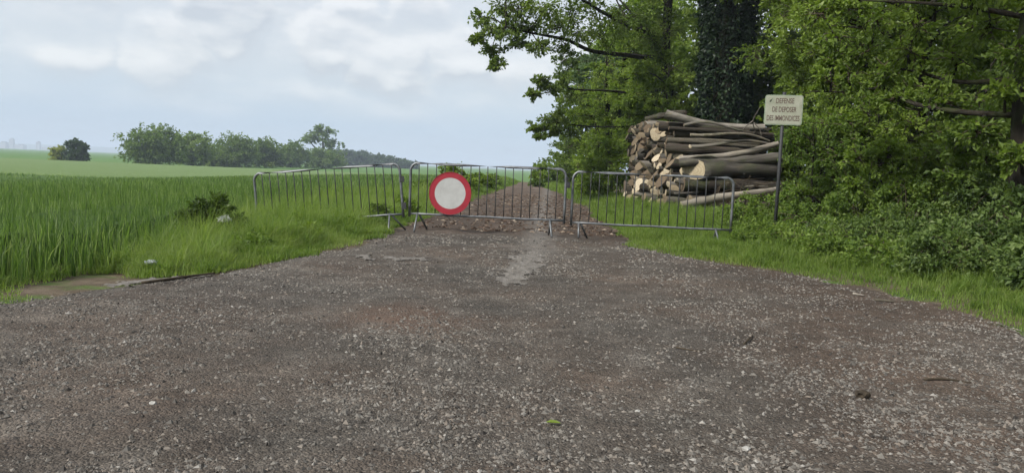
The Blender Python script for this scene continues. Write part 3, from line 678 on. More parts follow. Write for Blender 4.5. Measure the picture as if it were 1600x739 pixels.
# ------------------------------------------------------------------ wheat
def wheat_set(n, lo, hi, cap, segs):
    y = logy(n, lo, hi); xl = -.70 * y - 1.2; xr = we(y) + (fbm(y, y * 0, 1.3, 3) - .5) * .5; ok = xr > xl; y, xl, xr = y[ok], xl[ok], xr[ok]
    x = xl + (xr - xl) * rng.random(len(y)); dens = n / math.log(hi / lo) / y / (xr - xl); k = rng.random(len(y)) < np.minimum(1, cap / dens); x, y = x[k], y[k]
    row = np.abs(((x * .83 + y * .56) / .16) % 1 - .5); k = rng.random(len(x)) < .35 + 1.2 * row; x, y = x[k], y[k]
    tram = np.minimum(np.abs(x + .32 * y + 4.9), 9); 
    e = smooth01((we(y) - x) / .7); m_ = len(x)
    h = (.30 + .32 * e) * rng.uniform(.72, 1.1, m_) * (.88 + .24 * fbm(x, y, .45, 3)); sc = np.maximum(1, y / 11)
    tint = np.clip(.42 + (fbm(x, y, .5, 3) - .5) * .5 + rng.normal(0, .27, m_), 0, 1)
    dead = rng.random(m_) < .03; tint[dead] = 1
    return blades(x, y, h, 0.0135 * sc * rng.uniform(.7, 1.3, m_), np.abs(rng.normal(.12, .22, m_)), segs, tint)
wheat = blade_obj('wheat_crop', [wheat_set(62000, 5.2, 11, 620, 3), wheat_set(80000, 11, 26, 620, 2), wheat_set(75000, 24, 95, 90, 2)], M_WHEAT)
tag(wheat, 'dense green young wheat filling the field beside the track', 'wheat', kind='stuff')
m = MT('wheat_canopy'); P = m.pos()
c = m.ramp(m.noise(5, 8, .8, m.map((1, 1, .3), vec=P)), [(.3, (.036, .068, .017)), (.52, (.075, .13, .031)), (.75, (.13, .195, .055))])
M_CAN = m.done(m.pbr(c, .9, .1, normal=m.bump(m.noise(14, 6, .8, P), 1., .12)))
m = MT('pale_band'); P = m.pos()  # paler tone for the field band beyond the wheat
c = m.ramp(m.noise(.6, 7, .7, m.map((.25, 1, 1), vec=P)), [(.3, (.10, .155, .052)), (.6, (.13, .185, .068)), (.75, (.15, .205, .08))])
M_BAND = m.done(m.pbr(c, .9, .1, normal=m.bump(m.noise(4, 6, .8, P), 1., .15)))
def sheet(name, ylo, yhi, ny, nx, hgt, mat, xl, xr, amp):
    y = ylo * (yhi / ylo) ** np.linspace(0, 1, ny); u = np.linspace(0, 1, nx); A = xl(y)[:, None]; B = xr(y)[:, None]
    x = A + (B - A) * u[None]; yy = np.repeat(y[:, None], nx, 1); z = T(x, yy) + hgt + (fbm(x, yy, 1.5, 4) - .5) * amp
    edge = (u[None] > .9999) | (np.arange(ny)[:, None] == 0); z = np.where(edge, T(x, yy) + .02, z)
    return link(name, mesh_np(name, np.stack([x, yy, z], -1).reshape(-1, 3), [grid_faces(nx, ny)], mat, smooth=True))
o = sheet('wheat_field', 7.5, 86, 150, 160, .34, M_CAN, lambda y: -.85 * y - 6, lambda y: we(y) - 1.0, .22); tag(o, kind='structure')
o = sheet('pale_field', 82, 190, 60, 160, .55, M_BAND, lambda y: -1.2 * y - 20, lambda y: we(y) - 1.0 + 0 * y, .12); tag(o, kind='structure')

# ------------------------------------------------------------------ verge grass
def verge(side, n, lo, hi, cap, inner, outer, hfun, wbase, segs, bend=.35, tint0=.5):
    y = logy(n, lo, hi); a, b = inner(y), outer(y); x = a + (b - a) * rng.random(n); dens = n / math.log(hi / lo) / y / np.maximum(np.abs(b - a), .05)
    k = rng.random(n) < np.minimum(1, cap / dens); x, y = x[k], y[k]; h = hfun(x, y) * rng.uniform(.5, 1.15, len(x)); k = h > .025; x, y, h = x[k], y[k], h[k]; m_ = len(x)
    sc = np.maximum(1, y / 10); tint = np.clip(tint0 + (fbm(x, y, 1.1, 3) - .5) * .8 + rng.normal(0, .16, m_), 0, 1)
    return blades(x, y, h, wbase * sc * rng.uniform(.6, 1.4, m_), np.abs(rng.normal(bend, .3, m_)), segs, tint)
def h_left(x, y):
    e = le(y) + jag(y, 3.3) - x + (fbm(x, y, 2.2, 3) - .5) * .5           # distance into the verge
    bare = np.exp(-(((x + 3.85) / .5) ** 2 + ((y - 6.75) / .75) ** 2)) + .8 * np.exp(-(((x + 3.3) / .35) ** 2 + ((y - 7.15) / .35) ** 2)) + .9 * np.exp(-(((x + 4.15) / .35) ** 2 + ((y - 7.7) / .5) ** 2))
    tall = .10 + .30 * smooth01(e / .9) + .16 * smooth01((e - .6) / 1.0) * smooth01((y - 8.5) / 2)
    low = 1 - .62 * (1 - smooth01((y - 6.9) / 1.1))
    return np.where(e < .0, 0, tall * low * (.45 + 1.1 * fbm(x, y, .9, 3))) * np.clip(1 - 1.25 * bare, 0, 1)
gl = blade_obj('grass', [verge(-1, 95000, 5.4, 24, 1300, lambda y: le(y) + .3, lambda y: we(y) - .3, h_left, .0068, 2, .5, .74),
                         verge(-1, 30000, 24, 80, 160, lambda y: le(y) + .3, lambda y: we(y) - .3, h_left, .0062, 2, .4, .5)], M_GRASS)
tag(gl, 'lush tall grass on the bank between the track and the wheat', 'grass', kind='stuff')
def h_right(x, y):
    e = x - re_(y) - jag(y, 9.1) + (fbm(x, y, 2.5, 3) - .5) * .45
    tall = .055 + .05 * smooth01(e / .4) + .15 * smooth01((e - .6) / .8) * smooth01((y - 6.5) / 2.5) + .10 * smooth01((y - 12) / 3)
    return np.where(e < .0, 0, tall * (.5 + fbm(x, y, 1.1, 3)))
gr = blade_obj('grass', [verge(1, 95000, 5.0, 24, 1300, lambda y: re_(y) - .3, lambda y: re_(y) + 3.2, h_right, .0064, 2, .45, .62),
                         verge(1, 24000, 24, 80, 140, lambda y: re_(y) - .3, lambda y: re_(y) + 2.6, h_right, .0062, 2, .4, .5)], M_GRASS_S)
tag(gr, 'mown strip and taller grass along the woodland edge', 'grass', kind='stuff')

def tufts(n, lo, hi, inner, outer, hfun, per, hs, tint0):
    y = logy(n, lo, hi); a, b = inner(y), outer(y); x = a + (b - a) * rng.random(n); h0 = hfun(x, y); k = h0 > .09; x, y, h0 = x[k], y[k], h0[k]
    X_ = np.repeat(x, per) + rng.normal(0, .045, len(x) * per); Y_ = np.repeat(y, per) + rng.normal(0, .045, len(x) * per)
    H_ = np.repeat(h0 * rng.uniform(.9, 1.5, len(x)), per) * rng.uniform(.5, 1.1, len(X_)) * hs; ti = np.clip(np.repeat(rng.normal(tint0, .2, len(x)), per) + rng.normal(0, .12, len(X_)), 0, 1)
    return blades(X_, Y_, H_, .007 * np.maximum(1, Y_ / 10) * rng.uniform(.6, 1.4, len(X_)), np.abs(rng.normal(.75, .35, len(X_))), 2, ti)
o = blade_obj('grass_tufts', [tufts(700, 5.6, 26, lambda y: le(y), lambda y: we(y) - .2, h_left, 60, 1.1, .68)], M_GRASS); tag(o, 'ragged arching grass tufts standing out of the field-side bank', 'grass', kind='stuff')
o = blade_obj('grass_tufts', [tufts(520, 6.5, 26, lambda y: re_(y) + .3, lambda y: re_(y) + 2.6, h_right, 60, 1.1, .5)], M_GRASS_S); tag(o, 'ragged grass tufts between the mown strip and the brambles', 'grass', kind='stuff')

# ------------------------------------------------------------------ woodland edge on the right
WOOD = 'trees of the woodland edge'
def at_ground(x, y, dz=-.05): return (x, y, Tz(x, y) + dz)
def cl4(L, flat=.75): return np.array([(a, b, c, r, r, r * flat) for a, b, c, r in L])
# the ivy-clad oak behind the pile
b = at_ground(8.55, 32.5)
ivy_oak = make_tree('oak_tree', 'thick old oak behind the log pile, its trunk wrapped in dark ivy', 'tree', b,
    [([(8.55, 32.5, b[2]), (8.62, 32.5, 5), (8.45, 32.4, 10), (8.7, 32.0, 15)], .55, .22), ([(8.5, 32.4, 9), (6, 30.5, 11.5), (3.5, 29, 13)], .2, .07), ([(8.6, 32.4, 10), (11, 30, 12.5), (13, 28.5, 13.5)], .2, .07), ([(8.5, 32.4, 8.5), (8, 29, 10.5), (7.5, 26, 11.5)], .18, .06)],
    np.vstack([ell_clusters((8.3, 30.5, 13.0), (6.5, 6, 3.5), 60, (1.0, 1.6)), ell_clusters((9.4, 31.2, 8.6), (1.6, 1.2, 1.6), 8, (.6, .9))]), .20, M_LF_OAK, 9, 20, twig_tubes=False, group=WOOD)
n = 15000; a = rng.random(n) * 2 * PI; z = rng.uniform(.2, 12.5, n); rad = .70 + .34 * vnoise(a * 2.2, z * .9) + .22 * vnoise(a * 6, z * 2.5) + rng.normal(0, .05, n)
Pn = np.stack([8.58 + rad * np.cos(a), 32.5 + rad * np.sin(a), z], -1); Dn = np.stack([np.cos(a), np.sin(a), np.full(n, -.5)], -1)
link('ivy', leaf_mesh('ivy', Pn - np.array(b), Dn, .16, np.clip(rng.normal(.45, .22, n), 0, 1), M_LF_IVY, .4, .2, .85), ivy_oak)
# the oak whose limbs reach out over the track
sp1 = [(-1.37, 27.0, 6.23, .5), (-.67, 27.5, 6.71, .7), (-.94, 26.5, 5.73, .6), (-.31, 27.3, 6.11, .7), (-1.43, 27.0, 5.54, .35), (-1.0, 27.6, 5.25, .5), (-.73, 26.6, 4.64, .32), (0, 27, 6.63, .8), (.41, 27.6, 6.04, .7), (.76, 26.4, 6.48, .8), (1.3, 27.4, 6.11, .8), (.65, 27, 5.36, .5), (-.11, 27.3, 5.51, .5), (1.67, 27.8, 5.53, .6), (1.75, 28.5, 6.83, .9), (2.15, 28.8, 6.21, .9), (2.65, 29.5, 7.18, 1.), (2.98, 30, 6.34, .9), (3.62, 30.5, 7.06, 1.), (-.58, 27, 7.3, .9), (.3, 27.5, 7.56, 1.), (1.33, 28, 7.61, 1.1), (2.67, 29, 8.01, 1.2), (4.3, 32, 6.9, .9), (5.0, 33, 7.6, 1.), (-1.0, 27.2, 7.9, .8)]
sp2 = [(.86, 30, 4.55, .45), (1.31, 30.5, 4.31, .5), (.55, 29.7, 3.95, .3), (1.77, 31, 4.83, .6), (.76, 30, 2.76, .35), (1.22, 30.5, 3.01, .45), (1.64, 31, 3.31, .5), (.94, 29.7, 2.41, .22), (1.55, 30.8, 2.66, .4), (2.11, 31.5, 2.72, .6), (2.14, 31.5, 4.14, .7)]
b = at_ground(6.9, 35.5)
make_tree('oak_tree', 'slimmer oak reaching long leafy limbs out to the sky above the track', 'tree', b,
    [([b, (6.85, 35.3, 3.5), (6.56, 35.2, 6.7), (6.56, 35.0, 9.5), (6.9, 35, 13)], .30, .12),
     ([(6.56, 35.2, 6.4), (5.65, 34, 6.15), (4.39, 32.5, 6.0), (2.82, 30.5, 5.8), (1.83, 29, 5.9), (1.17, 28, 5.85), (.38, 27.4, 5.85), (-.52, 27, 5.95)], .12, .025),
     ([(6.49, 35, 7.2), (4.76, 32.5, 7.1), (3.24, 30, 7.12), (2.08, 28.5, 7.35), (.8, 27.5, 7.6)], .11, .03),
     ([(6.6, 35.2, 5.0), (5.2, 33.8, 4.6), (3.6, 32.4, 4.5), (2.3, 31.5, 4.4), (1.2, 30.4, 4.4)], .08, .02), ([(6.6, 35.2, 3.8), (5, 34, 3.2), (3.2, 32.5, 3.0), (1.6, 30.9, 3.0)], .07, .018)],
    np.vstack([cl4(sp1), cl4(sp2), ell_clusters((6.5, 34, 11), (5, 4, 2.5), 24, (1., 1.5)), ell_clusters((5.6, 34.2, 7.8), (1.6, 1.2, 1.4), 8, (.7, 1.))]), .108, M_LF_OAK, 14, 34, group=WOOD, tint0=.55, gap=.13)
# light green trees and bushes beyond the pile, along the track
def bush_tree(name, label, x, y, parts, leaf, mat, ntw=10, nlf=26, cat='tree', trunk_r=.12, h=None, n_stem=3, **k):
    b = at_ground(x, y); C_ = np.vstack([ell_clusters(c, R, n_, rr) for c, R, n_, rr in parts])
    C_[:, 2] = np.maximum(C_[:, 2], b[2] + .25); top = C_[:, 2].max() if h is None else h
    limbs = []
    for s in range(n_stem):
        a = 2 * PI * s / n_stem + rng.random(); f = C_[rng.integers(len(C_))][:3]
        limbs.append(([b, (x + .25 * math.cos(a), y + .25 * math.sin(a), b[2] + .3 * top), (x * .4 + f[0] * .6, y * .4 + f[1] * .6, b[2] + .65 * top), (.3 * x + .7 * f[0], .3 * y + .7 * f[1], b[2] + .9 * top)], trunk_r, trunk_r * .25))
    return make_tree(name, label, cat, b, limbs, C_, leaf, mat, ntw, nlf, **k)
bush_tree('hornbeam_tree', 'light green bushy tree filling the gap just beyond the log pile', 4.6, 37, [((4.5, 36.6, 3.2), (1.9, 2.2, 3.0), 60, (.6, 1.0)), ((5.2, 36.5, 6.0), (1.8, 2.2, 1.8), 26, (.6, 1.))], .105, M_LF_LIGHT, 11, 32, group=WOOD, tint0=.62)
bush_tree('hornbeam_tree', 'light green young tree crowding the lower trunk of the slimmer oak', 6.2, 34.4, [((5.9, 33.6, 4.4), (1.7, .8, 2.0), 40, (.5, .85)), ((7.0, 34.2, 3.6), (.9, .6, 1.2), 12, (.5, .8))], .105, M_LF_LIGHT, 11, 30, group=WOOD, tint0=.58)
bush_tree('whitebeam_tree', 'greyish green tree between the overhanging oak and the light bushes', 4.4, 40, [((4.3, 39.5, 6.0), (1.3, 1.4, 1.8), 26, (.6, .9))], .14, M_LF_GREY, 9, 24, group=WOOD)
bush_tree('hazel_tree', 'low leafy hazel closing the gap between the log pile and the notice', 9.4, 25.5, [((9.3, 25.3, 1.7), (1.4, 1.0, 1.7), 40, (.45, .75))], .11, M_LF_MAPLE, 10, 26, group=WOOD, tint0=.5)
bush_tree('bush', 'low light green bush at the left foot of the log pile', 3.9, 33.2, [((3.7, 33.0, 1.2), (1.1, 1.4, 1.2), 26, (.45, .8))], .12, M_LF_LIGHT, 10, 24, 'bush', .05, group='bushes beside the track', tint0=.62)
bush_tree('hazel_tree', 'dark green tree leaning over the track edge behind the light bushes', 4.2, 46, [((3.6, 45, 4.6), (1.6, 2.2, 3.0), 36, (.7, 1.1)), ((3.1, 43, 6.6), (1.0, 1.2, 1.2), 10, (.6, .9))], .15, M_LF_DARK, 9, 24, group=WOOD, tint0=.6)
bush_tree('hazel_tree', 'small round tree farther down the track on the woodland side', 4.0, 56, [((3.8, 56, 2.0), (1.3, 2.2, 1.9), 26, (.6, 1.))], .17, M_LF_OAK, 9, 20, twig_tubes=False, group=WOOD)
bush_tree('hazel_tree', 'farthest small tree at the end of the woodland edge', 5.2, 72, [((4.6, 70, 1.6), (1.8, 2.4, 2.0), 22, (.7, 1.1))], .2, M_LF_DARK, 9, 18, twig_tubes=False, group=WOOD)
# the trees behind, closing the wood
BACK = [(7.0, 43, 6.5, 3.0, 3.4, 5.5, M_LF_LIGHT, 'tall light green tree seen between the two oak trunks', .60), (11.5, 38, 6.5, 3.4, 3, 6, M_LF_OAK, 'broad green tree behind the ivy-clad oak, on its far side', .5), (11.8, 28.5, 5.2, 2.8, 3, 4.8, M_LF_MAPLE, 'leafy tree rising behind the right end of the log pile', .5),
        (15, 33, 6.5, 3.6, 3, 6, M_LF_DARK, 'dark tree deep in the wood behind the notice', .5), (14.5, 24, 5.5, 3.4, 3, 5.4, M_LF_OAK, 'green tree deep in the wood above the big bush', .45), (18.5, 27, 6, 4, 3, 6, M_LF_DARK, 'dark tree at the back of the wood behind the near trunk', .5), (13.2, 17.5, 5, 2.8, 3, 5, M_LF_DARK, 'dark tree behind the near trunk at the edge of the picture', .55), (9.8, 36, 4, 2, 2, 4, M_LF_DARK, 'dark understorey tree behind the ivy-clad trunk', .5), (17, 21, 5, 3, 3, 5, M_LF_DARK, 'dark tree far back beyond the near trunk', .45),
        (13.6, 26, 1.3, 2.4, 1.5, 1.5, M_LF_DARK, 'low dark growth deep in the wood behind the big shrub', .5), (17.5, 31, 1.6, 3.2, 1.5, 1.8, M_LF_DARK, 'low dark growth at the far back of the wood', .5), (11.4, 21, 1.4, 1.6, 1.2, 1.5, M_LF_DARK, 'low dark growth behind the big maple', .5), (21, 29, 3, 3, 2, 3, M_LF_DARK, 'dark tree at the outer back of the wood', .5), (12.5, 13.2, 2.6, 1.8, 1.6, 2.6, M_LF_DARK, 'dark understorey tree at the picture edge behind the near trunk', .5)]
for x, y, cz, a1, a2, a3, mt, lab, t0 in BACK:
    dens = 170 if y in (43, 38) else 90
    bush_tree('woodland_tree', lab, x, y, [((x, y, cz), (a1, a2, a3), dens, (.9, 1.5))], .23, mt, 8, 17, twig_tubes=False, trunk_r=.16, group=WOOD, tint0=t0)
# nearer maples and hazels that carry the leaf wall
bush_tree('maple_tree', 'maple with bright leaf sprays reaching toward the notice from above', 9.6, 23, [((8.5, 22.5, 5.6), (1.9, 2.2, 2.6), 42, (.55, .9)), ((9.2, 22.5, 9), (2.6, 2.4, 2), 16, (.8, 1.2))], .095, M_LF_MAPLE, 13, 32, group=WOOD, tint0=.66)
bush_tree('maple_tree', 'big maple behind the notice with dark spreading branches', 8.9, 17.5, [((8.3, 17, 4.6), (2.6, 2.0, 2.1), 60, (.5, .85)), ((9.0, 17, 8), (3.2, 3, 1.8), 26, (.9, 1.3))], .085, M_LF_MAPLE, 13, 34, group=WOOD, tint0=.58)
b = at_ground(7.05, 10.6)
near_cl = np.vstack([cl4([(5.5, 11.8, 2.75, .38), (5.1, 12, 2.75, .4), (4.75, 12.1, 2.68, .33), (5.3, 12.1, 3.1, .45), (5.8, 11.7, 3.05, .45), (6.3, 11.3, 2.95, .45), (6.0, 11.8, 3.5, .5), (5.5, 12.2, 3.6, .5), (5.0, 12.4, 3.4, .45), (6.7, 11.2, 3.4, .5), (4.9, 12.3, 2.95, .3), (5.65, 11.6, 2.35, .26), (6.15, 11.2, 2.3, .3)]), cl4([(6.55, 10.1, 1.5, .3), (6.75, 10.0, 2.3, .36), (6.5, 10.2, 2.9, .4), (6.3, 10.6, 1.9, .3), (6.6, 9.9, 3.5, .4), (6.85, 10.1, 1.1, .3), (7.0, 10.1, 1.8, .35), (6.9, 9.9, 2.8, .35), (6.45, 10.3, 2.4, .35)]), ell_clusters((6.2, 10.6, 5.0), (2.6, 2.6, 1.2), 24, (.55, .9)), ell_clusters((7.4, 10.2, 7.2), (3.2, 3.2, 1.6), 14, (.8, 1.2))])
make_tree('maple_tree', 'near dark-trunked tree at the edge of the picture with low level branches', 'tree', b,
    [([b, (6.95, 10.55, 1.2), (6.82, 10.5, 3), (6.9, 10.5, 5), (7.2, 10.4, 7.5)], .21, .10), ([(6.85, 10.5, 2.1), (6.3, 10.9, 2.15), (5.86, 11.3, 2.26), (5.63, 11.6, 2.42), (5.52, 11.8, 2.56), (5.13, 12, 2.5), (4.56, 12.2, 2.5)], .05, .009), ([(6.2, 11, 2.15), (5.96, 11.3, 2.2), (5.78, 11.5, 2.23), (5.63, 11.7, 2.35), (5.44, 11.9, 2.39)], .03, .008), ([(6.83, 10.5, 2.6), (6.39, 11.3, 2.62), (5.88, 11.8, 2.83), (5.28, 12.2, 2.91)], .045, .01), ([(6.83, 10.5, 3.4), (6.1, 11.3, 3.7), (5.2, 12.1, 3.9)], .05, .012), ([(6.9, 10.5, 4.4), (5.6, 10, 5.0), (4.6, 9.6, 5.4)], .06, .02)],
    near_cl, .078, M_LF_MAPLE, 13, 26, group=WOOD, tint0=.52)
bush_tree('maple_tree', 'tree overhanging the track corner beside the camera', 9.0, 4.5, [((8.6, 4.6, 7.4), (3.6, 3.6, 1.6), 36, (.9, 1.4))], .17, M_LF_OAK, 9, 20, twig_tubes=False, trunk_r=.18, group=WOOD)
# shrubs under them
SH = 'shrubs under the woodland edge'
for x, y, parts, lf, mt, t0, lab in [
    (7.6, 15.6, [((7.2, 15.2, 1.6), (1.5, 1.1, 1.5), 46, (.4, .65))], .085, M_LF_MAPLE, .56, 'large leafy shrub in the middle of the thicket behind the notice'),
    (6.0, 14.8, [((5.8, 14.6, 1.1), (.8, .8, 1.1), 22, (.35, .55))], .075, M_LF_NETTLE, .45, 'leafy shrub close behind the notice post'),
    (8.6, 13.2, [((8.2, 12.9, 1.5), (1.3, 1.0, 1.5), 34, (.4, .65))], .085, M_LF_MAPLE, .5, 'shrub between the big shrub and the near dark trunk'),
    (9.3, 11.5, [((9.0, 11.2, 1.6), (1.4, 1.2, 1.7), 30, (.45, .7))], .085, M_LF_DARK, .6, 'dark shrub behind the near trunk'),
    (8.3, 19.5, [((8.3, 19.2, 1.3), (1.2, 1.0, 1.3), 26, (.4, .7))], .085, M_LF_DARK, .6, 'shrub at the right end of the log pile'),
    (6.6, 13.4, [((6.5, 13.2, 1.0), (.9, .6, .9), 26, (.3, .5))], .08, M_LF_LIGHT, .5, 'bright shrub just right of the notice post, above the nettles'),
    (7.6, 11.9, [((7.4, 11.8, 1.2), (.9, .6, 1.0), 26, (.3, .5))], .08, M_LF_NETTLE, .55, 'mid green shrub above the brambles left of the near dark trunk'),
    (10.4, 16, [((10.2, 15.6, 2.0), (1.7, 1.4, 2.0), 34, (.5, .8))], .09, M_LF_DARK, .6, 'tall shrub at the back of the thicket')]:
    bush_tree('shrub', lab, x, y, parts, lf * .85, mt, 12, 32, 'shrub', .03, group=SH, tint0=t0, trunk_name='stems', crown_name='foliage', n_stem=5)
# bramble and nettle bank along the verge
BR = 'brambles along the woodland verge'
for x, y, R, h, lf, mt, t0, lab in [
    (5.05, 12.2, (.75, .6), .42, .060, M_LF_NETTLE, .52, 'nettle clump round the foot of the notice post'), (4.25, 11.6, (.55, .5), .32, .055, M_LF_NETTLE, .55, 'low nettle clump at the end of the barrier by the log pile'),
    (5.0, 10.9, (.7, .5), .48, .062, M_LF_BRAM, .55, 'bramble clump in front of the notice post'), (5.9, 11.0, (.75, .6), .62, .066, M_LF_BRAM, .5, 'bramble clump in the middle of the bank'),
    (5.7, 9.7, (.7, .55), .50, .070, M_LF_BRAM, .45, 'bramble clump nearest the grass strip'), (6.3, 9.4, (.7, .6), .75, .075, M_LF_BRAM, .42, 'bramble clump below the near dark trunk'),
    (5.95, 8.3, (.6, .5), .55, .078, M_LF_BRAM, .42, 'bramble clump at the edge of the picture over the grass'), (6.6, 12.4, (.9, .7), .8, .070, M_LF_NETTLE, .42, 'tall nettle clump under the shrubs'), (7.2, 10.9, (.8, .7), 1.0, .075, M_LF_BRAM, .4, 'tall bramble at the foot of the near dark trunk'), (5.75, 13.2, (.7, .5), .7, .065, M_LF_NETTLE, .5, 'nettle clump right of the notice post'), (4.75, 9.6, (.45, .5), .34, .06, M_LF_NETTLE, .5, 'low nettle clump at the edge of the grass strip below the notice'), (5.05, 8.75, (.5, .45), .42, .066, M_LF_BRAM, .5, 'low bramble reaching over the grass strip'), (5.45, 7.75, (.5, .45), .45, .072, M_LF_BRAM, .45, 'low bramble over the grass strip at the edge of the picture'), (4.15, 12.5, (.45, .4), .36, .055, M_LF_NETTLE, .55, 'nettle clump between the barrier end and the notice post'), (4.45, 10.6, (.45, .45), .36, .058, M_LF_NETTLE, .5, 'nettle clump before the bramble in front of the notice'), (4.6, 15.2, (.8, .8), .5, .065, M_LF_NETTLE, .55, 'nettle clump between the notice and the log pile'), (6.2, 17.5, (1.3, 1.0), .7, .075, M_LF_NETTLE, .5, 'wide nettle clump before the right end of the log pile')]:
    b = at_ground(x, y); C_ = ell_clusters((x, y, b[2] + h * .55), (R[0], R[1], h * .66), 40, (.15, .28), .5, .8); C_[:, 2] = np.maximum(C_[:, 2], b[2] + .08)
    limbs = [([(x + rng.normal(0, R[0] * .4), y + rng.normal(0, R[1] * .4), b[2]), tuple(C_[i, :3] * .5 + np.array([x, y, b[2] + h * 1.2]) * .5), tuple(C_[i, :3])], .007, .003) for i in range(0, 40, 2)]
    h *= 1.
    make_tree('nettle_clump' if mt is M_LF_NETTLE else 'bramble_bush', lab, 'nettles' if mt is M_LF_NETTLE else 'bramble', b, limbs, C_, lf * .82, mt, 9, 16, M_TWIG, BR, t0 + .06, .26, False, False, .45, False, trunk_name='stems', crown_name='foliage', gap=.2)

# roadside bushes left of the track and at its end
LB = 'bushes along the field side of the track'
for x, y, w_, h, mt, lab in [(-2.4, 34, .9, 1.15, M_LF_LIGHT, 'tallest bush beside the track seen through the middle barrier'), (-1.9, 40, .8, .8, M_LF_LIGHT, 'lower bush just beyond the tallest roadside bush'), (-1.5, 47, .7, .6, M_LF_NETTLE, 'small far bush at the field side of the track'), (-3.2, 28, .8, .6, M_LF_NETTLE, 'low weedy bush behind the round sign')]:
    bush_tree('bush', lab, x, y, [((x, y, Tz(x, y) + h * .5), (w_, 1.3, h * .55), 24, (.25, .45))], .11, mt, 9, 20, 'bush', .02, group=LB, tint0=.55, twig_tubes=False, trunk_name='stems', crown_name='foliage')
bush_tree('bush', 'rounded light green bush in the middle at the far end of the track', 2.4, 62, [((2.4, 62, .8), (1.1, 1.2, .8), 22, (.35, .6))], .17, M_LF_LIGHT, 9, 18, 'bush', .04, twig_tubes=False, trunk_name='stems', crown_name='foliage', tint0=.6)
bush_tree('brush_heap', 'small dark heap of cut brush lying on the far track', 1.5, 50, [((1.5, 50, .2), (.5, .4, .2), 12, (.14, .26))], .12, M_LF_DARK, 9, 14, 'brush', .02, twig_tubes=False, trunk_name='stems', crown_name='foliage')
# dark leaves in place of a shadowy wheat gap, white flowers and litter
b = at_ground(-4.15, 10.75); C_ = ell_clusters((-4.2, 10.8, b[2] + .46), (.40, .5, .36), 40, (.12, .2), .6)
make_tree('leaf_clump', 'dark leaf clump standing in for the shadowy gap at the wheat edge', 'weed', b, [([b, (-4.2, 10.75, b[2] + .3), tuple(C_[i, :3])], .008, .003) for i in range(0, 40, 3)], C_, .06, M_LF_DARK, 9, 16, M_TWIG, None, .35, .25, False, False, trunk_name='stems', crown_name='foliage')
b = at_ground(-3.78, 10.3); C_ = ell_clusters((-3.78, 10.3, b[2] + .18), (.22, .2, .16), 9, (.1, .16), .6)
fl = make_tree('flowering_weed', 'pale green weed with a white flower head beside the dark clump', 'weed', b, [([b, (-3.78, 10.3, b[2] + .25), (-3.84, 10.2, b[2] + .50)], .006, .003)], C_, .10, M_LF_LIGHT, 8, 10, M_TWIG, None, .75, .15, False, False, trunk_name='stems', crown_name='foliage')
m = MT('white_petal'); M_PETAL = m.done(m.pbr((.4, .42, .37), .7, .2))
n = 160; p = np.array([-3.84, 10.2, b[2] + .51]) + unit(n) * np.array([.07, .06, .035])
link('flower_head', leaf_mesh('flower_head', p - np.array(b), unit(n), .03, np.full(n, .5), M_PETAL), fl)

for k_, (x, y, h, mt, lab) in enumerate([(-3.1, 9.2, .30, M_LF_NETTLE, 'leafy weed clump on the bank nearest the white plastic'), (-2.9, 10.6, .34, M_LF_LIGHT, 'light green weed clump halfway along the bank'), (-3.6, 9.9, .36, M_LF_NETTLE, 'weed clump between the bank grass and the dark clump'), (-3.3, 11.9, .42, M_LF_LIGHT, 'light weed clump right before the sunk barrier'), (-4.0, 12.6, .45, M_LF_NETTLE, 'weed clump at the outer end of the sunk barrier'), (-2.7, 12.1, .30, M_LF_NETTLE, 'weed clump at the road end of the sunk barrier'), (-2.5, 14.2, .45, M_LF_DARK, 'dark weed clump behind the gap between the sunk barrier and the middle one'), (-2.3, 16.5, .45, M_LF_LIGHT, 'light weed clump behind the round sign')]):
    b = at_ground(x, y); C_ = ell_clusters((x, y, b[2] + h * .55), (.26, .26, h * .5), 16, (.09, .16), .5)
    make_tree('leaf_clump', lab, 'weed', b, [([b, (x, y, b[2] + h * .5), tuple(C_[i, :3])], .006, .003) for i in range(0, 16, 3)], C_, .05, mt, 8, 12, M_TWIG, 'weeds on the field-side bank', .6, .2, False, False, trunk_name='stems', crown_name='foliage')
# ------------------------------------------------------------------ far trees across the fields
FT = 'trees across the fields'
def far_tree(name, label, x, y, top, hw, mat, n, leaf, t0=.5, shape='round', airy=False, base=-2.05):
    hw = hw * (1.24 if hw > 4 else 1.0); top = top + (top - base) * .06; H_ = top - base; P_ = []
    if shape == 'round':
        P_ = [((x, y, base + H_ * .55), (hw * .80, hw * .75, H_ * .38), int(n * 1.9), (hw * .22, hw * .36)), ((x, y, base + H_ * .28), (hw * .85, hw * .8, H_ * .27), int(n * 1.4), (hw * .2, hw * .34))]
    else:
        P_ = [((x + hw * a, y, base + H_ * c), (hw * r, hw * r, H_ * q), n // 3, (hw * .15, hw * .26)) for a, c, r, q in ((.1, .82, .4, .14), (-.45, .66, .35, .12), (.3, .55, .55, .18), (-.1, .25, .6, .2))]
    C_ = np.vstack([ell_clusters(*k) for k in P_]); b = (x, y, base)
    limbs = [([b, (x + .03 * hw, y, base + H_ * .4), (x, y, base + H_ * .75)], hw * .07, hw * .02)] + [([(x, y, base + H_ * .3), (x + s * hw * .4, y, base + H_ * .5), (x + s * hw * .55, y, base + H_ * .66)], hw * .035, hw * .01) for s in (-1, 1)]
    return make_tree(name, label, 'tree' if H_ > 5 else 'bush', b, limbs, C_, leaf * 1.05, mat, 8, 12, M_BARK, FT, t0, .2, False, airy, .45, trunk_name='trunk')
far_tree('far_bush', 'yellowish bush beside the lone dark round tree in the field', -118, 198.8, 2.3, 2.5, M_LF_YEL, 16, .38)
far_tree('far_tree', 'lone dark round tree standing in the field', -108.8, 191.2, 4.0, 3.4, M_LF_FARD, 24, .42)
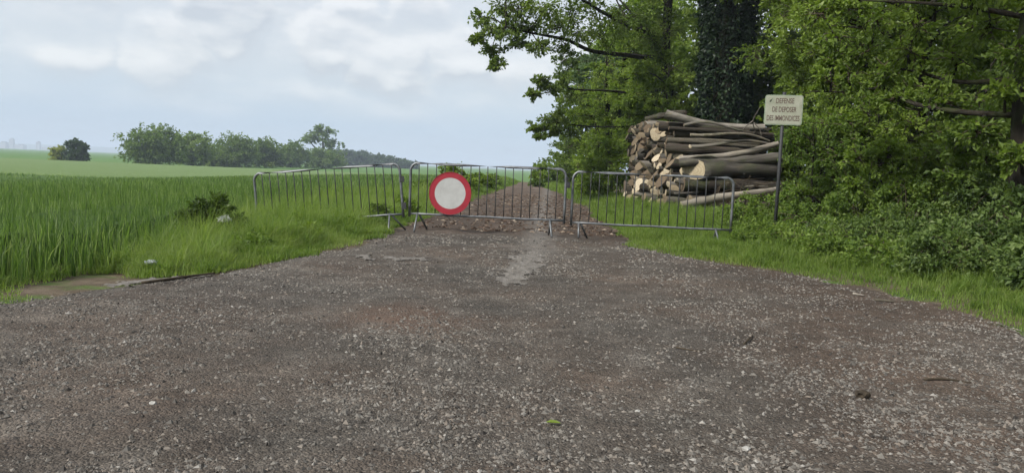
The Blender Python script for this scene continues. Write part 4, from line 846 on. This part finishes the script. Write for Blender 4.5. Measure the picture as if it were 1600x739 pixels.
far_tree('far_tree', 'broad tree at the left end of the tree line', -92.6, 197.5, 8.4, 7.2, M_LF_FAR, 46, .5, .38)
far_tree('far_tree', 'lighter domed tree next to the broad one at the end of the line', -92.1, 219.8, 7.8, 6.0, M_LF_FAR, 40, .5, .62)
far_tree('far_tree', 'domed tree right of the notch in the tree line', -89.4, 246.6, 8.0, 7.0, M_LF_FAR, 40, .52, .45)
far_tree('far_tree', 'small crown in the middle of the tree line', -85.2, 263.4, 7.8, 5.8, M_LF_FAR, 34, .55, .5)
far_tree('far_tree', 'crown just left of the tall airy tree', -86.6, 298.6, 8.3, 7.0, M_LF_FAR, 34, .6, .45)
far_tree('far_tree', 'tall airy tree standing above the rest of the tree line', -89, 355.7, 17.4, 9.2, M_LF_FAR, 44, .75, .5, 'tall', True)
far_tree('far_bush', 'low growth filling the notch in the tree line', -90.5, 234, 3.5, 4.6, M_LF_FAR, 18, .5, .55)
far_tree('far_tree', 'low crown under the tall airy tree', -78, 318, 6.2, 8, M_LF_FAR, 30, .6, .42)
for i, (x, top) in enumerate([(-131, 10.5), (-123.2, 10.2), (-115.8, 9.7), (-108.3, 8.7), (-100.9, 8.0), (-93.4, 6.5), (-85.9, 5.0), (-79.4, 3.4)]):
    far_tree('far_tree', ['first', 'second', 'third', 'fourth', 'fifth', 'sixth', 'seventh', 'last and lowest'][i] + ' crown of the dark far wood, counted from the tall airy tree', x, 560, top, 8.0, M_LF_FARD, 14, 1.3, .55)
# low distant ridge and the town on the skyline
m = MT('far_ridge'); M_RIDGE = m.done(m.pbr(m.ramp(m.noise(.004, 6, .7, m.pos()), [(.35, (.05, .085, .035)), (.65, (.12, .15, .07))]), .95, .1))
x = np.linspace(-6500, 6500, 260); hh = (8 + 42 * fbm(x, x * 0 + 2, .0011, 4)) * (.35 + .65 * smooth01((-x - 600) / 2500)); V = []
for yy, f in ((4600, -.15), (4900, .7), (5200, 1.), (5600, -.2)): V.append(np.stack([x, np.full_like(x, yy), np.maximum(-2 + hh * f, -2.8)], -1))
tag(link('hills', mesh_np('hills', np.concatenate(V), [grid_faces(260, 4)], M_RIDGE, smooth=True)), kind='structure')
m = MT('far_concrete'); M_CONC = m.done(m.pbr(m.ramp(m.noise(.05, 4), [(.3, (.22, .22, .23)), (.7, (.34, .33, .32))]), .8, .2))
m = MT('far_roof'); M_ROOF = m.done(m.pbr((.10, .08, .075), .8, .2))
for x, w_, h, lab in [(-1992, 30, 24, 'long pale block at the left end of the distant skyline'), (-1958, 16, 38, 'tallest tower block on the distant skyline'), (-1925, 34, 16, 'low wide block next to the tallest distant tower'), (-1855, 14, 30, 'slender tower block standing apart on the distant skyline'), (-1800, 60, 12, 'low hall between the two slender distant towers'), (-1690, 14, 24, 'rightmost slender block on the distant skyline')]:
    r = empty('tower_block', (x, 3000, -2.5)); tag(r, lab, 'building', 'buildings on the far skyline')
    link('wall', box_mesh('wall', w_, w_ * .7, h, M_CONC, (0, 0, h / 2)), r); link('roof', box_mesh('roof', w_ * .5, w_ * .35, 3, M_ROOF, (w_ * .1, 0, h + 1.5)), r)

# ------------------------------------------------------------------ odds and ends on the track
def rz(x, y): return float(road_z(np.float64(x), np.float64(y)))
def stick(label, pts, r, mat=None, name='stick'):
    c = curve_pts([(x, y, rz(x, y) + r * .8 + dz) for x, y, dz in pts], 5); t = TB().tube(c, np.linspace(r, r * .6, len(c)), 7, True, .12)
    return tag(link(name, t.mesh(name, mat or M_TWIG)), label, 'stick')
stick('dark stick lying on the bare ground at the shaded corner of the track', [(2.36, 4.26, 0), (2.5, 4.28, .004), (2.62, 4.25, 0)], .008)
stick('thin dark twig lying across the worn middle of the track', [(1.08, 4.85, 0), (1.2, 4.8, 0), (1.27, 4.86, 0)], .005)
stick('curved dark twig right of the thin one on the track', [(1.58, 5.05, 0), (1.66, 5.2, .01), (1.72, 5.32, 0)], .007)
stick('pale splinter of wood by the grass strip', [(3.40, 7.55, 0), (3.5, 7.52, 0)], .014, M_PALE, 'wood_splinter')
stick('brown splinter of wood next to the pale one by the grass strip', [(3.5, 7.3, 0), (3.66, 7.24, 0)], .015, M_LOG[0], 'wood_splinter')
stick('dark stick on the broken asphalt by the wheat', [(-3.15, 6.5, .02), (-2.9, 6.72, .025), (-2.7, 6.95, .03)], .014)
m = MT('dark_clod'); M_CLOD = m.done(m.pbr(m.ramp(m.noise(30, 5), [(.3, (.02, .016, .012)), (.7, (.06, .048, .034))]), .95, .1, normal=m.bump(m.noise(60, 4), .8, .01)))
def lump(name, label, cat, x, y, s, mat, sq=.6, sub=2):
    import bmesh
    bm = bmesh.new(); bmesh.ops.create_icosphere(bm, subdivisions=sub, radius=1)
    for v in bm.verts: v.co = Vector((v.co.x * s, v.co.y * s * .8, v.co.z * s * sq)) * (1 + rng.normal(0, .16))
    me = bpy.data.meshes.new(name); bm.to_mesh(me); bm.free(); me.materials.append(mat)
    return tag(link(name, me, None, (x, y, rz(x, y) + s * sq * .5)), label, cat)
lump('soil_clod', 'dark clod of earth on the pale gravel nearest the camera', 'clod', 1.84, 3.88, .034, M_CLOD, .8)
m = MT('pale_stone'); M_STN = m.done(m.pbr(m.ramp(m.noise(30, 5), [(.3, (.22, .21, .19)), (.7, (.38, .37, .34))]), .85, .2))
for x, y, s, lab in [(.99, 3.05, .018, 'largest pale stone at the lower edge of the picture'), (1.55, 4.95, .012, 'small white stone near the curved twig'), (-1.55, 3.3, .016, 'pale stone in the grey gravel left of the green leaf'), (.62, 3.5, .013, 'small pale stone right of the green leaf')]:
    lump('stone', lab, 'stone', x, y, s, M_STN, .6)
lf_v = np.array([(0, 0, .006), (.025, .014, .014), (.05, .012, .012), (.07, 0, .004), (.05, -.014, .012), (.025, -.015, .015)])
gl_ = link('fallen_leaf', mesh_np('fallen_leaf', lf_v, [[[0, 1, 2], [0, 2, 3], [0, 3, 4], [0, 4, 5]]], M_LF_LIGHT, tint=np.full(6, .9)), None, (.18, 3.29, rz(.2, 3.29) + .012)); tag(gl_, 'single green leaf lying on the gravel near the camera', 'leaf')
m = MT('plastic_film'); M_FILM = m.done(m.pbr(m.ramp(m.noise(20, 4), [(.3, (.15, .17, .165)), (.7, (.24, .26, .25))]), .35, .5))
import bmesh
bm = bmesh.new(); bmesh.ops.create_icosphere(bm, subdivisions=3, radius=1)
for v in bm.verts:
    q = v.co.copy(); k = 1 + .5 * (float(vnoise(q.x * 3 + q.z, q.y * 3 + 5)) - .5) + rng.normal(0, .07); v.co = Vector((q.x * .065, q.y * .05, q.z * .026)) * k
me = bpy.data.meshes.new('plastic_bag'); bm.to_mesh(me); bm.free(); me.materials.append(M_FILM)
tag(link('plastic_bag', me, None, (-3.66, 7.75, Tz(-3.66, 7.75) + .10)), 'scrap of crumpled white plastic caught in the verge grass', 'litter')
# chips of bark and wood strewn on the track beyond the barriers
n = 1500; y = 13.6 + 20 * rng.random(n) ** 1.5; x = le(y) + (re_(y) - le(y)) * rng.random(n) ** .8; s = .015 + .06 * rng.random(n) ** 2; a = rng.random(n) * PI
d = np.stack([np.cos(a), np.sin(a)], -1) * s[:, None]; q = np.stack([-np.sin(a), np.cos(a)], -1) * (s * rng.uniform(.15, .4, n))[:, None]; z = road_z(x, y)
V = np.stack([np.column_stack([x + (d + q)[:, 0], y + (d + q)[:, 1], z + .008]), np.column_stack([x + (d - q)[:, 0], y + (d - q)[:, 1], z + .012]), np.column_stack([x - (d + q)[:, 0], y - (d + q)[:, 1], z + .02 * rng.random(n)]), np.column_stack([x + (q - d)[:, 0], y + (q - d)[:, 1], z + .03 * rng.random(n)]), np.column_stack([x, y, z + .035])], 1)
F = (np.array([[0, 1, 4], [1, 2, 4], [2, 3, 4], [3, 0, 4]])[None] + 5 * np.arange(n)[:, None, None]).reshape(-1, 3)
m = MT('bark_chip'); M_CHIPS = m.done(m.pbr(m.ramp(m.attr(), [(0, (.035, .023, .016)), (.5, (.075, .05, .036)), (.85, (.13, .095, .07)), (1, (.30, .25, .19))]), .9, .15))
tag(link('bark_debris', mesh_np('bark_debris', V.reshape(-1, 3), [F], M_CHIPS, tint=np.repeat(rng.random(n), 5))), 'brown bark and wood chips strewn over the track behind the barriers', 'debris', kind='stuff')

# ------------------------------------------------------------------ the air
m = MT('haze_air'); pv = m.n('ShaderNodeVolumePrincipled'); pv.inputs['Color'].default_value = (.74, .86, 1.0, 1); pv.inputs['Density'].default_value = .00038
m.t.links.new(pv.outputs[0], m.out.inputs['Volume'])
hz = link('haze', box_mesh('haze', 19000, 11600, 70, m.m, (0, 5000, 31))); tag(hz, 'pale bluish haze over the far fields', 'haze', kind='stuff')
